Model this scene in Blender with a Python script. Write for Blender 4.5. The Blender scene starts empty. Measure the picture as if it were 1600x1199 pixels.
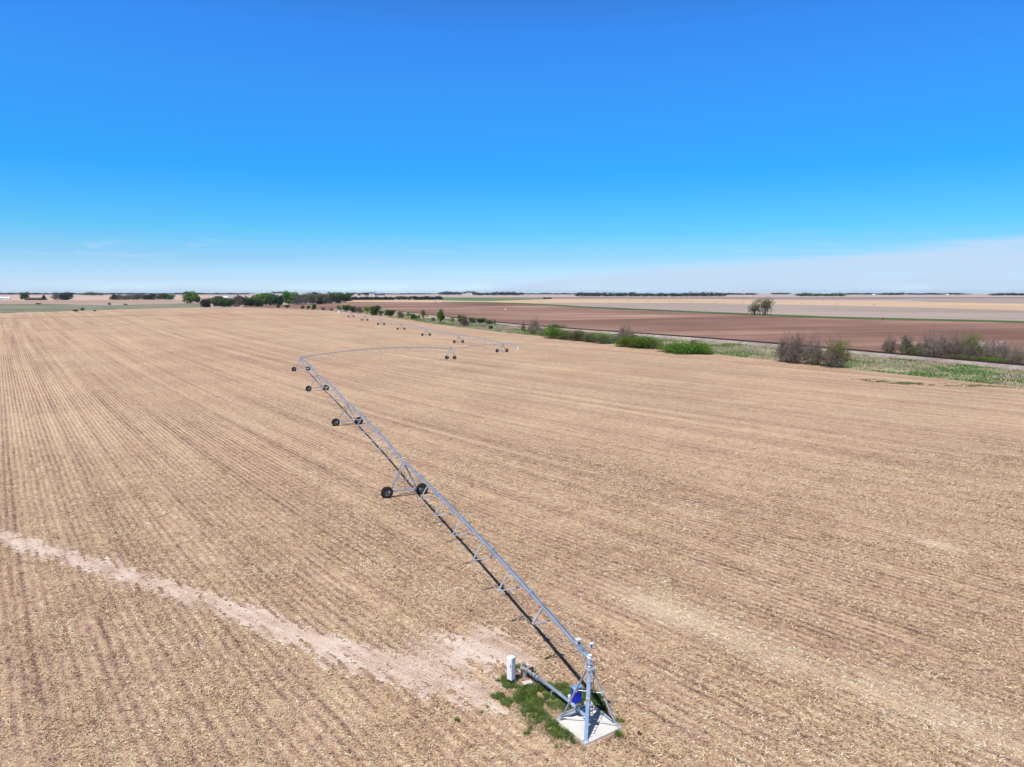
import bpy, math, random
import numpy as np
from mathutils import Vector, Matrix

# ------------------------------------------------------------------ camera, world, sun, exposure
S = bpy.context.scene
COL = S.collection
R = math.radians
F = 1080.0            # focal length in pixels of the 1600 px wide photograph
H = 25.0              # drone height
PITCH = math.atan(141.5 / F)
cam_d = bpy.data.cameras.new('camera'); cam = bpy.data.objects.new('camera', cam_d); COL.objects.link(cam)
cam_d.sensor_width = 36.0; cam_d.lens = 36.0 * F / 1600.0
cam_d.clip_start = 0.5; cam_d.clip_end = 90000
cam.location = (0, 0, H); cam.rotation_euler = (math.pi / 2 - PITCH, 0, 0)
S.camera = cam

SHX, SHY = 0.27, 0.42                      # shadow offset per metre of height
sun_dir = Vector((-SHX, -SHY, 1)).normalized()
sd = bpy.data.lights.new('sun', 'SUN'); sun = bpy.data.objects.new('sun', sd); COL.objects.link(sun)
sd.energy = 5.0; sd.angle = R(0.5); sd.color = (1.0, 0.955, 0.89)
sun.rotation_euler = (-sun_dir).to_track_quat('-Z', 'Y').to_euler(); sun.location = (0, 0, 200)

W = bpy.data.worlds.new('World'); S.world = W; W.use_nodes = True
S.view_settings.view_transform = 'Standard'; S.view_settings.look = 'None'
S.view_settings.exposure = 0.2; S.view_settings.gamma = 1.0
S.cycles.volume_bounces = 0; S.cycles.max_bounces = 6

class NT:
    """small helper to write node trees as expressions"""
    def __init__(s, tree): s.t = tree; s.n = tree.nodes; s.l = tree.links
    def node(s, typ, **kw):
        n = s.n.new(typ)
        for k, v in kw.items(): setattr(n, k, v)
        return n
    def put(s, sock, v):
        if v is None: return
        if isinstance(v, bpy.types.NodeSocket): s.l.new(v, sock)
        else:
            if hasattr(sock.default_value, '__len__') and not hasattr(v, '__len__'): v = (v,) * len(sock.default_value)
            if hasattr(v, '__len__') and len(v) == 3 and len(sock.default_value) == 4: v = (*v, 1)
            sock.default_value = v
    def m(s, op, a, b=None, c=None, clamp=False):
        n = s.node('ShaderNodeMath', operation=op, use_clamp=clamp)
        s.put(n.inputs[0], a); s.put(n.inputs[1], b); s.put(n.inputs[2], c); return n.outputs[0]
    def mix(s, f, a, b, mode='MIX'):
        n = s.node('ShaderNodeMix', data_type='RGBA', blend_type=mode)
        s.put(n.inputs[0], f); s.put(n.inputs[6], a); s.put(n.inputs[7], b); return n.outputs[2]
    def ss(s, v, a, b, lo=0.0, hi=1.0):
        n = s.node('ShaderNodeMapRange', interpolation_type='SMOOTHSTEP')
        s.put(n.inputs[0], v); s.put(n.inputs[1], a); s.put(n.inputs[2], b); s.put(n.inputs[3], lo); s.put(n.inputs[4], hi); return n.outputs[0]
    def xyz(s, x, y, z=0.0):
        n = s.node('ShaderNodeCombineXYZ'); s.put(n.inputs[0], x); s.put(n.inputs[1], y); s.put(n.inputs[2], z); return n.outputs[0]
    def sep(s, v):
        n = s.node('ShaderNodeSeparateXYZ'); s.put(n.inputs[0], v); return n.outputs
    def noise(s, vec, scale, detail=2, rough=.55, dist=0, dim='3D'):
        n = s.node('ShaderNodeTexNoise', noise_dimensions=dim); s.put(n.inputs['Vector'], vec)
        n.inputs['Scale'].default_value = scale; n.inputs['Detail'].default_value = detail
        n.inputs['Roughness'].default_value = rough; n.inputs['Distortion'].default_value = dist
        return n.outputs[0]
    def ramp(s, f, stops, interp='LINEAR'):
        n = s.node('ShaderNodeValToRGB'); s.put(n.inputs[0], f); e = n.color_ramp.elements; n.color_ramp.interpolation = interp
        while len(e) < len(stops): e.new(0.5)
        for el, (p, c) in zip(e, stops): el.position = p; el.color = (*c[:3], 1)
        return n.outputs[0]

w = NT(W.node_tree); bg = W.node_tree.nodes['Background']
sky = w.node('ShaderNodeTexSky', sky_type='NISHITA'); sky.sun_disc = False
sky.sun_elevation = math.asin(sun_dir.z); sky.sun_rotation = math.atan2(sun_dir.x, sun_dir.y)
sky.altitude = 500; sky.air_density = 1.0; sky.dust_density = 0.4; sky.ozone_density = 2.5
SKY_TINT = [(0.0, (.50, .70, 1.0)), (.0091, (0.355, 0.475, 0.76)), (.0293, (0.245, 0.405, 0.6086)), (.0542, (0.1329, 0.4112, 0.5955)),
            (.1027, (0.0616, 0.4001, 0.6843)), (.1716, (0.1055, 0.4545, 0.8021)), (.2146, (0.121, 0.4545, 0.876)), (.40, (.19, .18, .17)), (1.0, (.17, .15, .13))]
gen = w.node('ShaderNodeTexCoord').outputs['Generated']
dx, dy, dz = w.sep(gen)
elev = w.m('DEGREES', w.m('ARCSINE', dz))
az = w.m('DEGREES', w.m('ARCTAN2', dx, dy))
tint = w.ramp(w.m('DIVIDE', elev, 90.0, clamp=True), SKY_TINT)
base = w.mix(1.0, w.mix(1.0, sky.outputs[0], (2.2, 2.2, 2.2, 1), 'MULTIPLY'), tint, 'MULTIPLY')
cn = w.noise(w.xyz(w.m('MULTIPLY', az, 0.05), w.m('MULTIPLY', elev, 0.42), 3.1), 1.3, 5, .6, .4)
cn2 = w.noise(w.xyz(w.m('MULTIPLY', az, 0.16), w.m('MULTIPLY', elev, 1.6), 8.1), 1.2, 4, .6, .3)
top = w.m('ADD', w.m('MULTIPLY', w.ss(az, -14, 42), 3.35), w.m('ADD', 0.75, w.m('MULTIPLY', w.m('SUBTRACT', cn, .5), 2.6)))
mask = w.ss(w.m('SUBTRACT', top, elev), -0.1, .85)
mask = w.m('MULTIPLY', mask, w.ss(cn2, .1, .6, .45, .95))
wisp = w.m('MULTIPLY', w.ss(cn2, .56, .72), w.m('MULTIPLY', w.ss(elev, 5.0, 3.2), w.ss(elev, 1.8, 2.8)))
mask = w.m('MAXIMUM', mask, w.m('MULTIPLY', wisp, .4), clamp=True)
CLOUD = (5.0, 6.4, 8.1)
skyc = w.mix(mask, base, CLOUD)
w.put(bg.inputs[0], skyc); bg.inputs[1].default_value = 0.1

# ------------------------------------------------------------------ terrain
rng = np.random.default_rng(7); random.seed(7)
CP = [(-4,290,0),(-26,340,.7),(-48,390,1.0),(-71,441,1.5),(-93,491,2.7),(-115,541,3.9),(-138,592,4.6),(-160,642,5.3),(-170,680,6.3),
      (-68,221,0),(-240,700,8.8),(-287,720,9.4),(-334,750,9.2),(-419,730,7.6),(-518,700,4.6),(-650,700,4.5),(-800,760,4.0),
      (-208,900,3.5),(-100,715,3.2),(-5,553,-.2),(36,483,-.2),(104,365,0),(143,297,-.2),(178,240,-1.5),(210,190,-1.8),
      (-350,900,5.0),(-500,900,2.5),(0,900,0),(150,700,0),(300,500,-.5),(300,300,-1),(80,280,0),(142,190,-.3),(8,436,0),
      (-300,400,2.2),(-200,320,.8),(-400,500,3.4),(-500,400,2.2),(-250,560,5.8),(-350,620,6.8),(-600,520,3.0),(200,100,0),(-200,150,0),(-300,250,.6),(0,0,0),(0,100,0),(0,200,0),(100,150,0),(-100,100,0),(-100,200,0)]
CP = np.array(CP, float); SG = 150.0
def _k(ax, ay, bx, by): return np.exp(-((ax[:, None]-bx[None])**2 + (ay[:, None]-by[None])**2) / (2*SG*SG))
_K = _k(CP[:, 0], CP[:, 1], CP[:, 0], CP[:, 1]); CW = np.linalg.solve(_K + np.eye(len(CP))*0.02, CP[:, 2])
def T(x, y):
    x = np.atleast_1d(np.asarray(x, float)); y = np.atleast_1d(np.asarray(y, float)); sh = x.shape
    x = x.ravel(); y = y.ravel(); z = np.zeros_like(x)
    for i in range(0, len(x), 20000):
        z[i:i+20000] = _k(x[i:i+20000], y[i:i+20000], CP[:, 0], CP[:, 1]) @ CW
    r = np.hypot(x, y)
    t = np.clip((r-1800)/3600, 0, 1); z = z + 13.5*t*t*(3-2*t)
    t = np.clip((r-1500)/2500, 0, 1); z = z + t*(1.6*np.sin(x/900+1.0)*np.sin(y/1300+.4) + .8*np.sin(x/310+y/500))
    t = np.clip((r-6000)/30000, 0, 1); z = z + 8*t
    return z.reshape(sh)
def T1(x, y): return float(T([x], [y])[0])
_steps = np.concatenate([np.arange(24, 1200, 2.0), np.geomspace(1200, 40000, 900)])
def G(px, py):
    """where the line of sight through a photograph pixel meets the terrain"""
    cy = (599.5-py)/F; cp, sp = math.cos(PITCH), math.sin(PITCH)
    d = np.array([(px-800)/F, cp+cy*sp, -sp+cy*cp])
    s = _steps/ d[1]
    X = d[0]*s; Y = d[1]*s; Z = H + d[2]*s; below = Z < T(X, Y)
    i = int(np.argmax(below)) if below.any() else len(s)-1
    a, b = (s[max(i-1, 0)], s[i])
    for _ in range(12):
        m = (a+b)/2
        if H+d[2]*m < T1(d[0]*m, d[1]*m): b = m
        else: a = m
    return float(d[0]*b), float(d[1]*b)

# ------------------------------------------------------------------ object helpers
def link(o, parent=None):
    COL.objects.link(o)
    if parent: o.parent = parent
    return o
def mesh(name, V, Fc, mats=(), mi=None, smooth=False, attr=None):
    me = bpy.data.meshes.new(name)
    V = np.asarray(V, np.float32).reshape(-1, 3)
    if isinstance(Fc, np.ndarray):
        n = Fc.shape[1]; me.vertices.add(len(V)); me.vertices.foreach_set('co', V.ravel())
        me.loops.add(Fc.size); me.loops.foreach_set('vertex_index', Fc.ravel().astype(np.int32))
        me.polygons.add(len(Fc)); me.polygons.foreach_set('loop_start', np.arange(0, Fc.size, n, dtype=np.int32))
        me.polygons.foreach_set('loop_total', np.full(len(Fc), n, np.int32)); me.update(calc_edges=True)
    else: me.from_pydata([tuple(map(float, v)) for v in V], [], Fc)
    for m_ in mats: me.materials.append(m_)
    if mi is not None: me.polygons.foreach_set('material_index', np.asarray(mi, np.int32))
    if smooth: me.polygons.foreach_set('use_smooth', np.ones(len(me.polygons), bool))
    if attr is not None:
        a = me.attributes.new('tone', 'FLOAT', 'FACE'); a.data.foreach_set('value', np.asarray(attr, np.float32))
    me.validate(); me.update(); return me
def tag(o, label=None, cat=None, group=None, kind=None):
    if label: o['label'] = label
    if cat: o['category'] = cat
    if group: o['group'] = group
    if kind: o['kind'] = kind
    return o
def empty(name, loc=(0, 0, 0), rz=0, **k):
    o = bpy.data.objects.new(name, None); link(o); o.location = loc; o.rotation_euler = (0, 0, rz); o.empty_display_size = .2
    return tag(o, **k)
class MB:
    def __init__(s): s.v = []; s.f = []; s.mi = []
    def add(s, v, f, mi=0):
        o = len(s.v); s.v += [tuple(p) for p in v]; s.f += [tuple(i+o for i in q) for q in f]; s.mi += [mi]*len(f)
    def box(s, c, d, M=None, mi=0):
        c = Vector(c); v = []
        for z in (-.5, .5):
            for y in (-.5, .5):
                for x in (-.5, .5):
                    p = Vector((x*d[0], y*d[1], z*d[2])); p = (M @ p if M else p)+c; v.append(p)
        s.add(v, [(0,2,3,1),(4,5,7,6),(0,1,5,4),(2,6,7,3),(0,4,6,2),(1,3,7,5)], mi)
    def tube(s, p, q, r0, r1=None, n=8, mi=0, cap=True):
        r1 = r0 if r1 is None else r1; p = Vector(p); q = Vector(q); d = (q-p)
        if d.length < 1e-6: return
        d.normalize(); a = d.orthogonal().normalized(); b = d.cross(a); v = []
        for c, r in ((p, r0), (q, r1)):
            for i in range(n):
                t = 2*math.pi*i/n; v.append(c + a*(r*math.cos(t)) + b*(r*math.sin(t)))
        f = [(i, (i+1) % n, n+(i+1) % n, n+i) for i in range(n)]
        if cap: f += [tuple(range(n-1, -1, -1)), tuple(range(n, 2*n))]
        s.add(v, f, mi)
    def path(s, pts, r, n=8, mi=0):
        pts = [Vector(p) for p in pts]; v = []; prev = None
        rs = r if hasattr(r, '__len__') else [r]*len(pts)
        for i, p in enumerate(pts):
            d = (pts[min(i+1, len(pts)-1)]-pts[max(i-1, 0)]).normalized()
            a = prev if prev else d.orthogonal()
            a = (a - d*a.dot(d)).normalized(); prev = a; b = d.cross(a)
            for k in range(n):
                t = 2*math.pi*k/n; v.append(p + a*(rs[i]*math.cos(t)) + b*(rs[i]*math.sin(t)))
        f = [(i*n+k, i*n+(k+1) % n, (i+1)*n+(k+1) % n, (i+1)*n+k) for i in range(len(pts)-1) for k in range(n)]
        f += [tuple(range(n-1, -1, -1)), tuple(range((len(pts)-1)*n, len(pts)*n))]
        s.add(v, f, mi)
    def angle(s, p, q, wd, th, side=None, mi=0):
        """L-section bar"""
        p = Vector(p); q = Vector(q); d = (q-p).normalized(); a = (Vector(side) if side else d.orthogonal()); a = (a-d*a.dot(d)).normalized(); b = d.cross(a)
        for (u, t) in ((a, b), (b, a)):
            v = []
            for c in (p, q):
                v += [c, c+u*wd, c+u*wd+t*th, c+t*th]
            s.add(v, [(0,1,2,3),(7,6,5,4),(0,4,5,1),(1,5,6,2),(2,6,7,3),(3,7,4,0)], mi)
    def build(s, name, mats, parent=None, smooth=False, loc=None):
        if not isinstance(mats, (list, tuple)): mats = [mats]
        me = mesh(name, s.v, s.f, mats, s.mi, smooth)
        o = bpy.data.objects.new(name, me); link(o, parent)
        if loc: o.location = loc
        return o
    def me(s, name, mats, smooth=False): return mesh(name, s.v, s.f, mats if isinstance(mats, (list, tuple)) else [mats], s.mi, smooth)

# ------------------------------------------------------------------ materials
def newmat(name):
    m = bpy.data.materials.new(name); m.use_nodes = True; t = NT(m.node_tree); b = m.node_tree.nodes['Principled BSDF']
    b.inputs['Specular IOR Level'].default_value = 0.2; b.inputs['Roughness'].default_value = .9
    return m, t, b
def bump(t, b, h, strength=.5, dist=.05):
    n = t.node('ShaderNodeBump'); n.inputs['Strength'].default_value = strength; n.inputs['Distance'].default_value = dist
    t.put(n.inputs['Height'], h); t.l.new(n.outputs[0], b.inputs['Normal'])
def obj_co(t): return t.node('ShaderNodeTexCoord').outputs['Object']
def plain(name, c, rough=.6, metal=0, var=.12, scale=3.0, bumpd=0.0):
    m, t, b = newmat(name); co = obj_co(t)
    n = t.noise(co, scale, 4, .6); n2 = t.noise(co, scale*7, 2, .5)
    f = t.m('ADD', t.m('MULTIPLY', n, .7), t.m('MULTIPLY', n2, .3))
    lo = tuple(x*(1-var) for x in c); hi = tuple(min(1, x*(1+var)) for x in c)
    t.put(b.inputs['Base Color'], t.ramp(f, [(.3, lo), (.7, hi)]))
    t.put(b.inputs['Roughness'], t.ss(n, .3, .7, max(0, rough-.08), min(1, rough+.08))); b.inputs['Metallic'].default_value = metal
    if bumpd: bump(t, b, n2, .5, bumpd)
    return m

def row_coord(t, x, y):
    wv = 12.0
    sp_ = t.m('LOGARITHM', t.m('ADD', 1.0, t.m('EXPONENT', t.m('DIVIDE', t.m('ADD', x, 22.0), -wv))), math.e)
    u = t.m('ADD', t.m('MULTIPLY', y, .652), t.m('MULTIPLY', x, .734))
    return t.m('SUBTRACT', u, t.m('MULTIPLY', sp_, .147*wv))
def row_u(x, y):
    return .652*y + .734*x - .147*12*np.logaddexp(0, -(x+22)/12)

def field_mat():
    m, t, b = newmat('stubble'); co = obj_co(t); x, y, z = t.sep(co)
    u = row_coord(t, x, y)
    v = t.m('ADD', t.m('MULTIPLY', x, -.652), t.m('MULTIPLY', y, .758))
    wob = t.noise(t.xyz(t.m('MULTIPLY', u, .5), t.m('MULTIPLY', v, .12), 1.7), 1.0, 2)
    uu = t.m('ADD', u, t.m('MULTIPLY', t.m('SUBTRACT', wob, .5), .35))
    row = t.m('SINE', t.m('MULTIPLY', uu, 2*math.pi/.762))
    # passes of the machinery: bands several rows wide, stretched along the rows
    pas = t.noise(t.xyz(t.m('MULTIPLY', u, .22), t.m('MULTIPLY', v, .004), 5.0), 1.0, 3, .7)
    pas2 = t.noise(t.xyz(t.m('MULTIPLY', u, .62), t.m('MULTIPLY', v, .006), 9.0), 1.0, 2, .6)
    blotch = t.noise(t.xyz(x, y, 2.0), .035, 5, .6, .6)
    mid = t.noise(t.xyz(t.m('MULTIPLY', u, 1.3), t.m('MULTIPLY', v, .55), 0), 1.0, 3, .65)
    fine = t.noise(t.xyz(x, y, 0), 5.0, 3, .7, .3)
    finer = t.noise(t.xyz(x, t.m('MULTIPLY', y, .8), 7.0), 11.0, 2, .7)
    coarse = t.noise(t.xyz(x, y, 17.0), 1.6, 3, .75, .2)
    streak = t.noise(t.xyz(t.m('MULTIPLY', u, 1.5), t.m('MULTIPLY', v, .14), 23.0), 1.0, 3, .7)
    vamp = t.ss(t.noise(t.xyz(x, y, 11), .05, 2), .3, .7, .5, 1.2)
    f = t.m('MULTIPLY', t.m('MULTIPLY', row, .12), vamp)
    for s_, k in ((fine, 1.05), (finer, 1.1), (coarse, .8), (mid, .4), (streak, .38), (pas, .45), (pas2, .4), (blotch, .3)):
        f = t.m('ADD', f, t.m('MULTIPLY', t.m('SUBTRACT', s_, .5), k))
    f = t.m('ADD', f, .5)
    c = t.ramp(f, [(.10, (.075, .045, .036)), (.26, (.235, .148, .113)), (.41, (.375, .258, .19)), (.57, (.465, .338, .222)), (.76, (.56, .44, .285)), (.94, (.71, .63, .48))])
    def blob(px, py, L, Wd):
        cx, cy = BLOB[(px, py)]; ca, sa = -.652, .758
        dx_ = t.m('SUBTRACT', x, cx); dy_ = t.m('SUBTRACT', y, cy)
        a_ = t.m('DIVIDE', t.m('ADD', t.m('MULTIPLY', dx_, ca), t.m('MULTIPLY', dy_, sa)), L); b_ = t.m('DIVIDE', t.m('SUBTRACT', t.m('MULTIPLY', dy_, ca), t.m('MULTIPLY', dx_, sa)), Wd)
        d_ = t.m('SQRT', t.m('ADD', t.m('MULTIPLY', a_, a_), t.m('MULTIPLY', b_, b_)))
        return t.ss(t.m('ADD', d_, t.m('MULTIPLY', t.m('SUBTRACT', mid, .5), 1.6)), 1.0, .2)
    pale = t.m('MAXIMUM', blob(1050, 955, 8.5, 3.0), t.m('MAXIMUM', blob(1465, 852, 3.2, 1.5), t.m('MULTIPLY', t.m('MAXIMUM', blob(1180, 1010, 9, 3), blob(1440, 1100, 9, 3)), .6)))
    c = t.mix(t.m('MULTIPLY', pale, .65), c, t.ramp(finer, [(.3, (.42, .31, .21)), (.6, (.66, .56, .42))]))
    tone = t.noise(t.xyz(x, y, 30), .012, 3, .6)
    c = t.mix(t.ss(tone, .35, .7, 0, .35), c, t.mix(1.0, c, (1.0, .90, .90), 'MULTIPLY'))
    hue = t.noise(t.xyz(x, y, 50), 3.2, 1, .5)
    c = t.mix(t.ss(hue, .55, .75, 0, .45), c, t.mix(1.0, c, (1.12, .93, .72), 'MULTIPLY'))
    hue2 = t.noise(t.xyz(x, y, 70), 2.4, 1, .5)
    c = t.mix(t.ss(hue2, .58, .75, 0, .4), c, t.mix(1.0, c, (.88, .96, 1.05), 'MULTIPLY'))
    c = t.mix(1.0, c, (.965, .945, .935), 'MULTIPLY')
    t.put(b.inputs['Base Color'], c); b.inputs['Roughness'].default_value = .95; b.inputs['Specular IOR Level'].default_value = .08
    h = t.m('ADD', t.m('MULTIPLY', row, .3), t.m('ADD', t.m('MULTIPLY', fine, 1.6), t.m('MULTIPLY', finer, 1.1)))
    bump(t, b, h, .75, .085)
    return m

def land(name, c1, c2, scale=.02, streak=None, fine=1.5, fk=.4, c3=None, bmp=.3):
    """soil, crop or rough grass seen from far: two tones in streaks along the working direction plus grain"""
    m, t, b = newmat(name); co = obj_co(t); x, y, z = t.sep(co)
    if streak is not None:
        ca, sa = math.cos(streak), math.sin(streak)
        u = t.m('ADD', t.m('MULTIPLY', x, ca), t.m('MULTIPLY', y, sa)); v = t.m('ADD', t.m('MULTIPLY', x, -sa), t.m('MULTIPLY', y, ca))
        n = t.noise(t.xyz(t.m('MULTIPLY', u, .14), t.m('MULTIPLY', v, 1.6), 0), scale, 5, .7)
    else: n = t.noise(t.xyz(x, y, 0), scale, 5, .65, .5)
    g = t.noise(t.xyz(x, y, 4), fine, 3, .7); g2 = t.noise(t.xyz(x, y, 14), scale*.3, 3, .6, .5)
    f = t.m('ADD', t.m('ADD', n, t.m('MULTIPLY', t.m('SUBTRACT', g2, .5), .9)), t.m('MULTIPLY', t.m('SUBTRACT', g, .5), fk))
    stops = [(.3, c1), (.7, c2)] if c3 is None else [(.28, c1), (.5, c2), (.72, c3)]
    t.put(b.inputs['Base Color'], t.ramp(f, stops)); b.inputs['Roughness'].default_value = 1; b.inputs['Specular IOR Level'].default_value = .05
    if bmp: bump(t, b, g, bmp, .15)
    return m

def leaf_mat(name, lo, hi, trans=.25, var=.25, spec=.15):
    m, t, b = newmat(name)
    a = t.node('ShaderNodeAttribute', attribute_name='tone').outputs['Fac']
    rnd = t.node('ShaderNodeObjectInfo').outputs['Random']
    c = t.ramp(a, [(0, lo), (1, hi)])
    hsv = t.node('ShaderNodeHueSaturation'); t.put(hsv.inputs['Color'], c)
    t.put(hsv.inputs['Hue'], t.ss(rnd, 0, 1, .5-.02, .5+.015)); t.put(hsv.inputs['Value'], t.ss(rnd, 0, 1, 1-var, 1+var))
    t.put(b.inputs['Base Color'], hsv.outputs[0]); b.inputs['Roughness'].default_value = .7; b.inputs['Specular IOR Level'].default_value = spec
    tr = t.node('ShaderNodeBsdfTranslucent'); t.put(tr.inputs[0], hsv.outputs[0])
    mx = t.node('ShaderNodeMixShader'); mx.inputs[0].default_value = trans
    out = m.node_tree.nodes['Material Output']; t.l.new(b.outputs[0], mx.inputs[1]); t.l.new(tr.outputs[0], mx.inputs[2]); t.l.new(mx.outputs[0], out.inputs[0])
    return m

def galv(name, c, metal=.75, rough=.42):
    m, t, b = newmat(name); co = obj_co(t)
    n = t.noise(co, 6, 3, .6); n2 = t.noise(co, 1.1, 3, .6)
    t.put(b.inputs['Base Color'], t.mix(t.ss(n2, .35, .7), t.ramp(n, [(.35, tuple(k*.85 for k in c)), (.65, c)]), tuple(k*.8 for k in c)))
    t.put(b.inputs['Roughness'], t.ss(n, .3, .7, rough-.06, rough+.12)); b.inputs['Metallic'].default_value = metal; b.inputs['Specular IOR Level'].default_value = .5
    return m

BLOB = {p_: G(*p_) for p_ in ((1050, 955), (1465, 852), (1180, 1010), (1440, 1100))}
M = {}
M['field'] = field_mat()
M['galv'] = galv('sky_tinted_galvanized_steel', (.50, .60, .72), .6, .34)  # zinc colour pushed bluer: the sky's reflection is painted into the base colour
M['galv_dull'] = galv('weathered_galvanized_steel', (.52, .55, .60), .35, .5)
M['tyre'] = plain('tyre_rubber', (.028, .026, .026), .85, var=.3, scale=6, bumpd=.004)
M['rim'] = plain('wheel_rim_paint', (.15, .145, .13), .5, .3, var=.25)
M['dark'] = plain('black_plastic', (.03, .03, .035), .5)
M['white'] = plain('white_paint', (.80, .81, .82), .45, var=.03)
M['grey'] = plain('grey_enamel', (.52, .55, .60), .5, var=.08)
M['blue'] = plain('blue_enamel', (.008, .035, .62), .35, var=.08)
M['bluetop'] = plain('pale_blue_enamel', (.08, .32, .62), .35, var=.05)
M['yellow'] = plain('yellow_marker', (.62, .55, .10), .6)
M['concrete'] = plain('concrete', (.56, .535, .505), .9, var=.13, scale=1.1, bumpd=.004)
M['brass'] = plain('old_pump_metal', (.42, .40, .38), .5, .5, var=.3)
M['rust'] = plain('rusty_steel', (.16, .09, .06), .8, var=.3)
M['bark'] = plain('bark', (.15, .115, .095), .95, var=.25, scale=2)
M['twig'] = leaf_mat('bare_twig', (.12, .092, .072), (.30, .245, .195), 0, .15)
M['twig_grey'] = leaf_mat('grey_twig', (.13, .105, .095), (.30, .25, .225), 0, .12)
M['twig_purple'] = leaf_mat('purple_brown_twig', (.09, .05, .05), (.20, .12, .12), 0, .12)
M['leaf_bright'] = leaf_mat('bright_spring_leaf', (.075, .17, .016), (.22, .38, .04), .35)
M['leaf_mound'] = leaf_mat('fresh_shrub_leaf', (.06, .125, .014), (.20, .34, .05), .35)
M['leaf_moundo'] = leaf_mat('olive_shrub_leaf', (.06, .085, .025), (.20, .23, .09), .25)
M['leaf_sage'] = leaf_mat('sage_green_leaf', (.09, .115, .045), (.23, .27, .11), .2)
M['leaf_lime'] = leaf_mat('lime_spring_leaf', (.12, .17, .025), (.30, .38, .07), .3)
M['leaf_olive'] = leaf_mat('olive_leaf', (.055, .075, .025), (.16, .19, .065), .2)
M['leaf_dark'] = leaf_mat('dark_evergreen_needle', (.014, .024, .014), (.042, .062, .032), .05)
M['leaf_mid'] = leaf_mat('mid_green_leaf', (.035, .075, .02), (.11, .20, .05), .25)
M['leaf_greybud'] = leaf_mat('grey_budding_leaf', (.085, .09, .055), (.19, .19, .12), .15)
M['blossom'] = leaf_mat('white_blossom', (.5, .5, .5), (.85, .83, .84), .3, .08)
M['leaf_far'] = leaf_mat('distant_woodland', (.018, .026, .020), (.055, .062, .045), .1, .3)
M['bluebin'] = plain('blue_silo_glaze', (.02, .05, .18), .3)
M['roof_red'] = plain('faded_red_roof', (.42, .22, .18), .8)
M['roof_grey'] = plain('grey_roof', (.30, .30, .32), .6)
M['barn'] = plain('dark_barn_wood', (.07, .05, .045), .9)
M['glass'] = plain('window_glass', (.03, .04, .05), .15)
M['orange'] = plain('orange_paint', (.75, .22, .12), .6)
M['grass'] = leaf_mat('fresh_grass_blade', (.035, .085, .010), (.27, .35, .09), .35)
M['grass_dry'] = leaf_mat('dry_grass_blade', (.30, .25, .16), (.55, .48, .34), .2)
M['grass_verge'] = leaf_mat('verge_grass_blade', (.085, .14, .035), (.21, .29, .10), .25)
M['residue'] = None
m, t, b = newmat('maize_residue')
a = t.node('ShaderNodeAttribute', attribute_name='tone').outputs['Fac']
t.put(b.inputs['Base Color'], t.ramp(a, [(0, (.07, .045, .035)), (.2, (.22, .125, .085)), (.4, (.42, .28, .16)), (.62, (.55, .42, .25)), (.85, (.64, .55, .39)), (1, (.72, .66, .54))]))
b.inputs['Roughness'].default_value = .8; M['residue'] = m

ROWA = -0.66
M['brown'] = land('tilled_brown_soil', (.135, .077, .060), (.215, .124, .096), .012, R(12), 1.2, .45, (.38, .255, .19))
M['tan'] = land('pale_stubble', (.42, .30, .20), (.52, .38, .26), .01, R(5), 1.0, .3)
M['greyf'] = land('grey_stubble', (.26, .21, .185), (.345, .28, .245), .012, R(5), 1.0, .3)
M['crop'] = land('winter_wheat', (.07, .13, .05), (.13, .20, .08), .02, None, 1.0, .3)
M['greenline'] = land('grass_waterway', (.045, .08, .025), (.09, .13, .045), .03, None, .8, .4)
M['pasture'] = land('pasture_grass', (.10, .13, .075), (.18, .18, .125), .012, None, .5, .7, (.29, .255, .20))
M['pink'] = land('pinkish_soil', (.42, .30, .25), (.50, .37, .31), .006, R(2), .8, .2)
M['farbrown'] = land('far_brown_soil', (.20, .15, .14), (.27, .205, .19), .004, R(2), .8, .2)
M['tanleft'] = land('light_brown_soil', (.30, .215, .17), (.38, .28, .225), .01, R(3), .8, .2)
M['ground'] = land('far_farmland', (.33, .27, .26), (.42, .34, .31), .0012, R(3), .3, .2)
M['verge'] = land('rough_verge', (.10, .14, .05), (.24, .22, .13), .05, R(-60), .7, 1.1, (.40, .345, .25), .6)
M['ballast'] = land('railway_ballast', (.20, .165, .15), (.34, .285, .26), .3, None, 3, .8)
M['tie'] = plain('creosoted_tie', (.05, .035, .03), .9)
M['rail'] = plain('rail_steel', (.09, .06, .05), .5, .6)
M['bare'] = land('bare_soil', (.42, .30, .23), (.60, .46, .375), .8, R(-40), 7, 1.0, (.70, .59, .50), 1.0)
M['gravel'] = land('pale_gravel', (.45, .40, .36), (.60, .54, .48), .1, None, 2, .4)

# ------------------------------------------------------------------ ground sheets
def sheet(name, P, mat, off, kind='structure'):
    """P: array (rows, cols, 2) of plan points; heights from the terrain"""
    nr, nc = P.shape[:2]; z = T(P[..., 0], P[..., 1]) + off
    V = np.dstack([P, z]).reshape(-1, 3)
    i = np.arange(nr-1)[:, None]*nc + np.arange(nc-1)[None]
    Fc = np.stack([i, i+1, i+nc+1, i+nc], -1).reshape(-1, 4)
    n = np.cross(V[Fc[0][1]]-V[Fc[0][0]], V[Fc[0][2]]-V[Fc[0][0]])
    if n[2] < 0: Fc = Fc[:, ::-1]
    o = bpy.data.objects.new(name, mesh(name, V, np.ascontiguousarray(Fc), [mat], smooth=True)); link(o); o['kind'] = kind; return o
# base ground to the horizon
az_ = np.radians(np.linspace(-180, 180, 289)); rr = np.concatenate([[1], np.linspace(20, 1200, 80), np.geomspace(1230, 14000, 90)])
Pb = np.stack([rr[:, None]*np.sin(az_)[None], rr[:, None]*np.cos(az_)[None]], -1)
sheet('ground', Pb, M['ground'], -.5)
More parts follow.
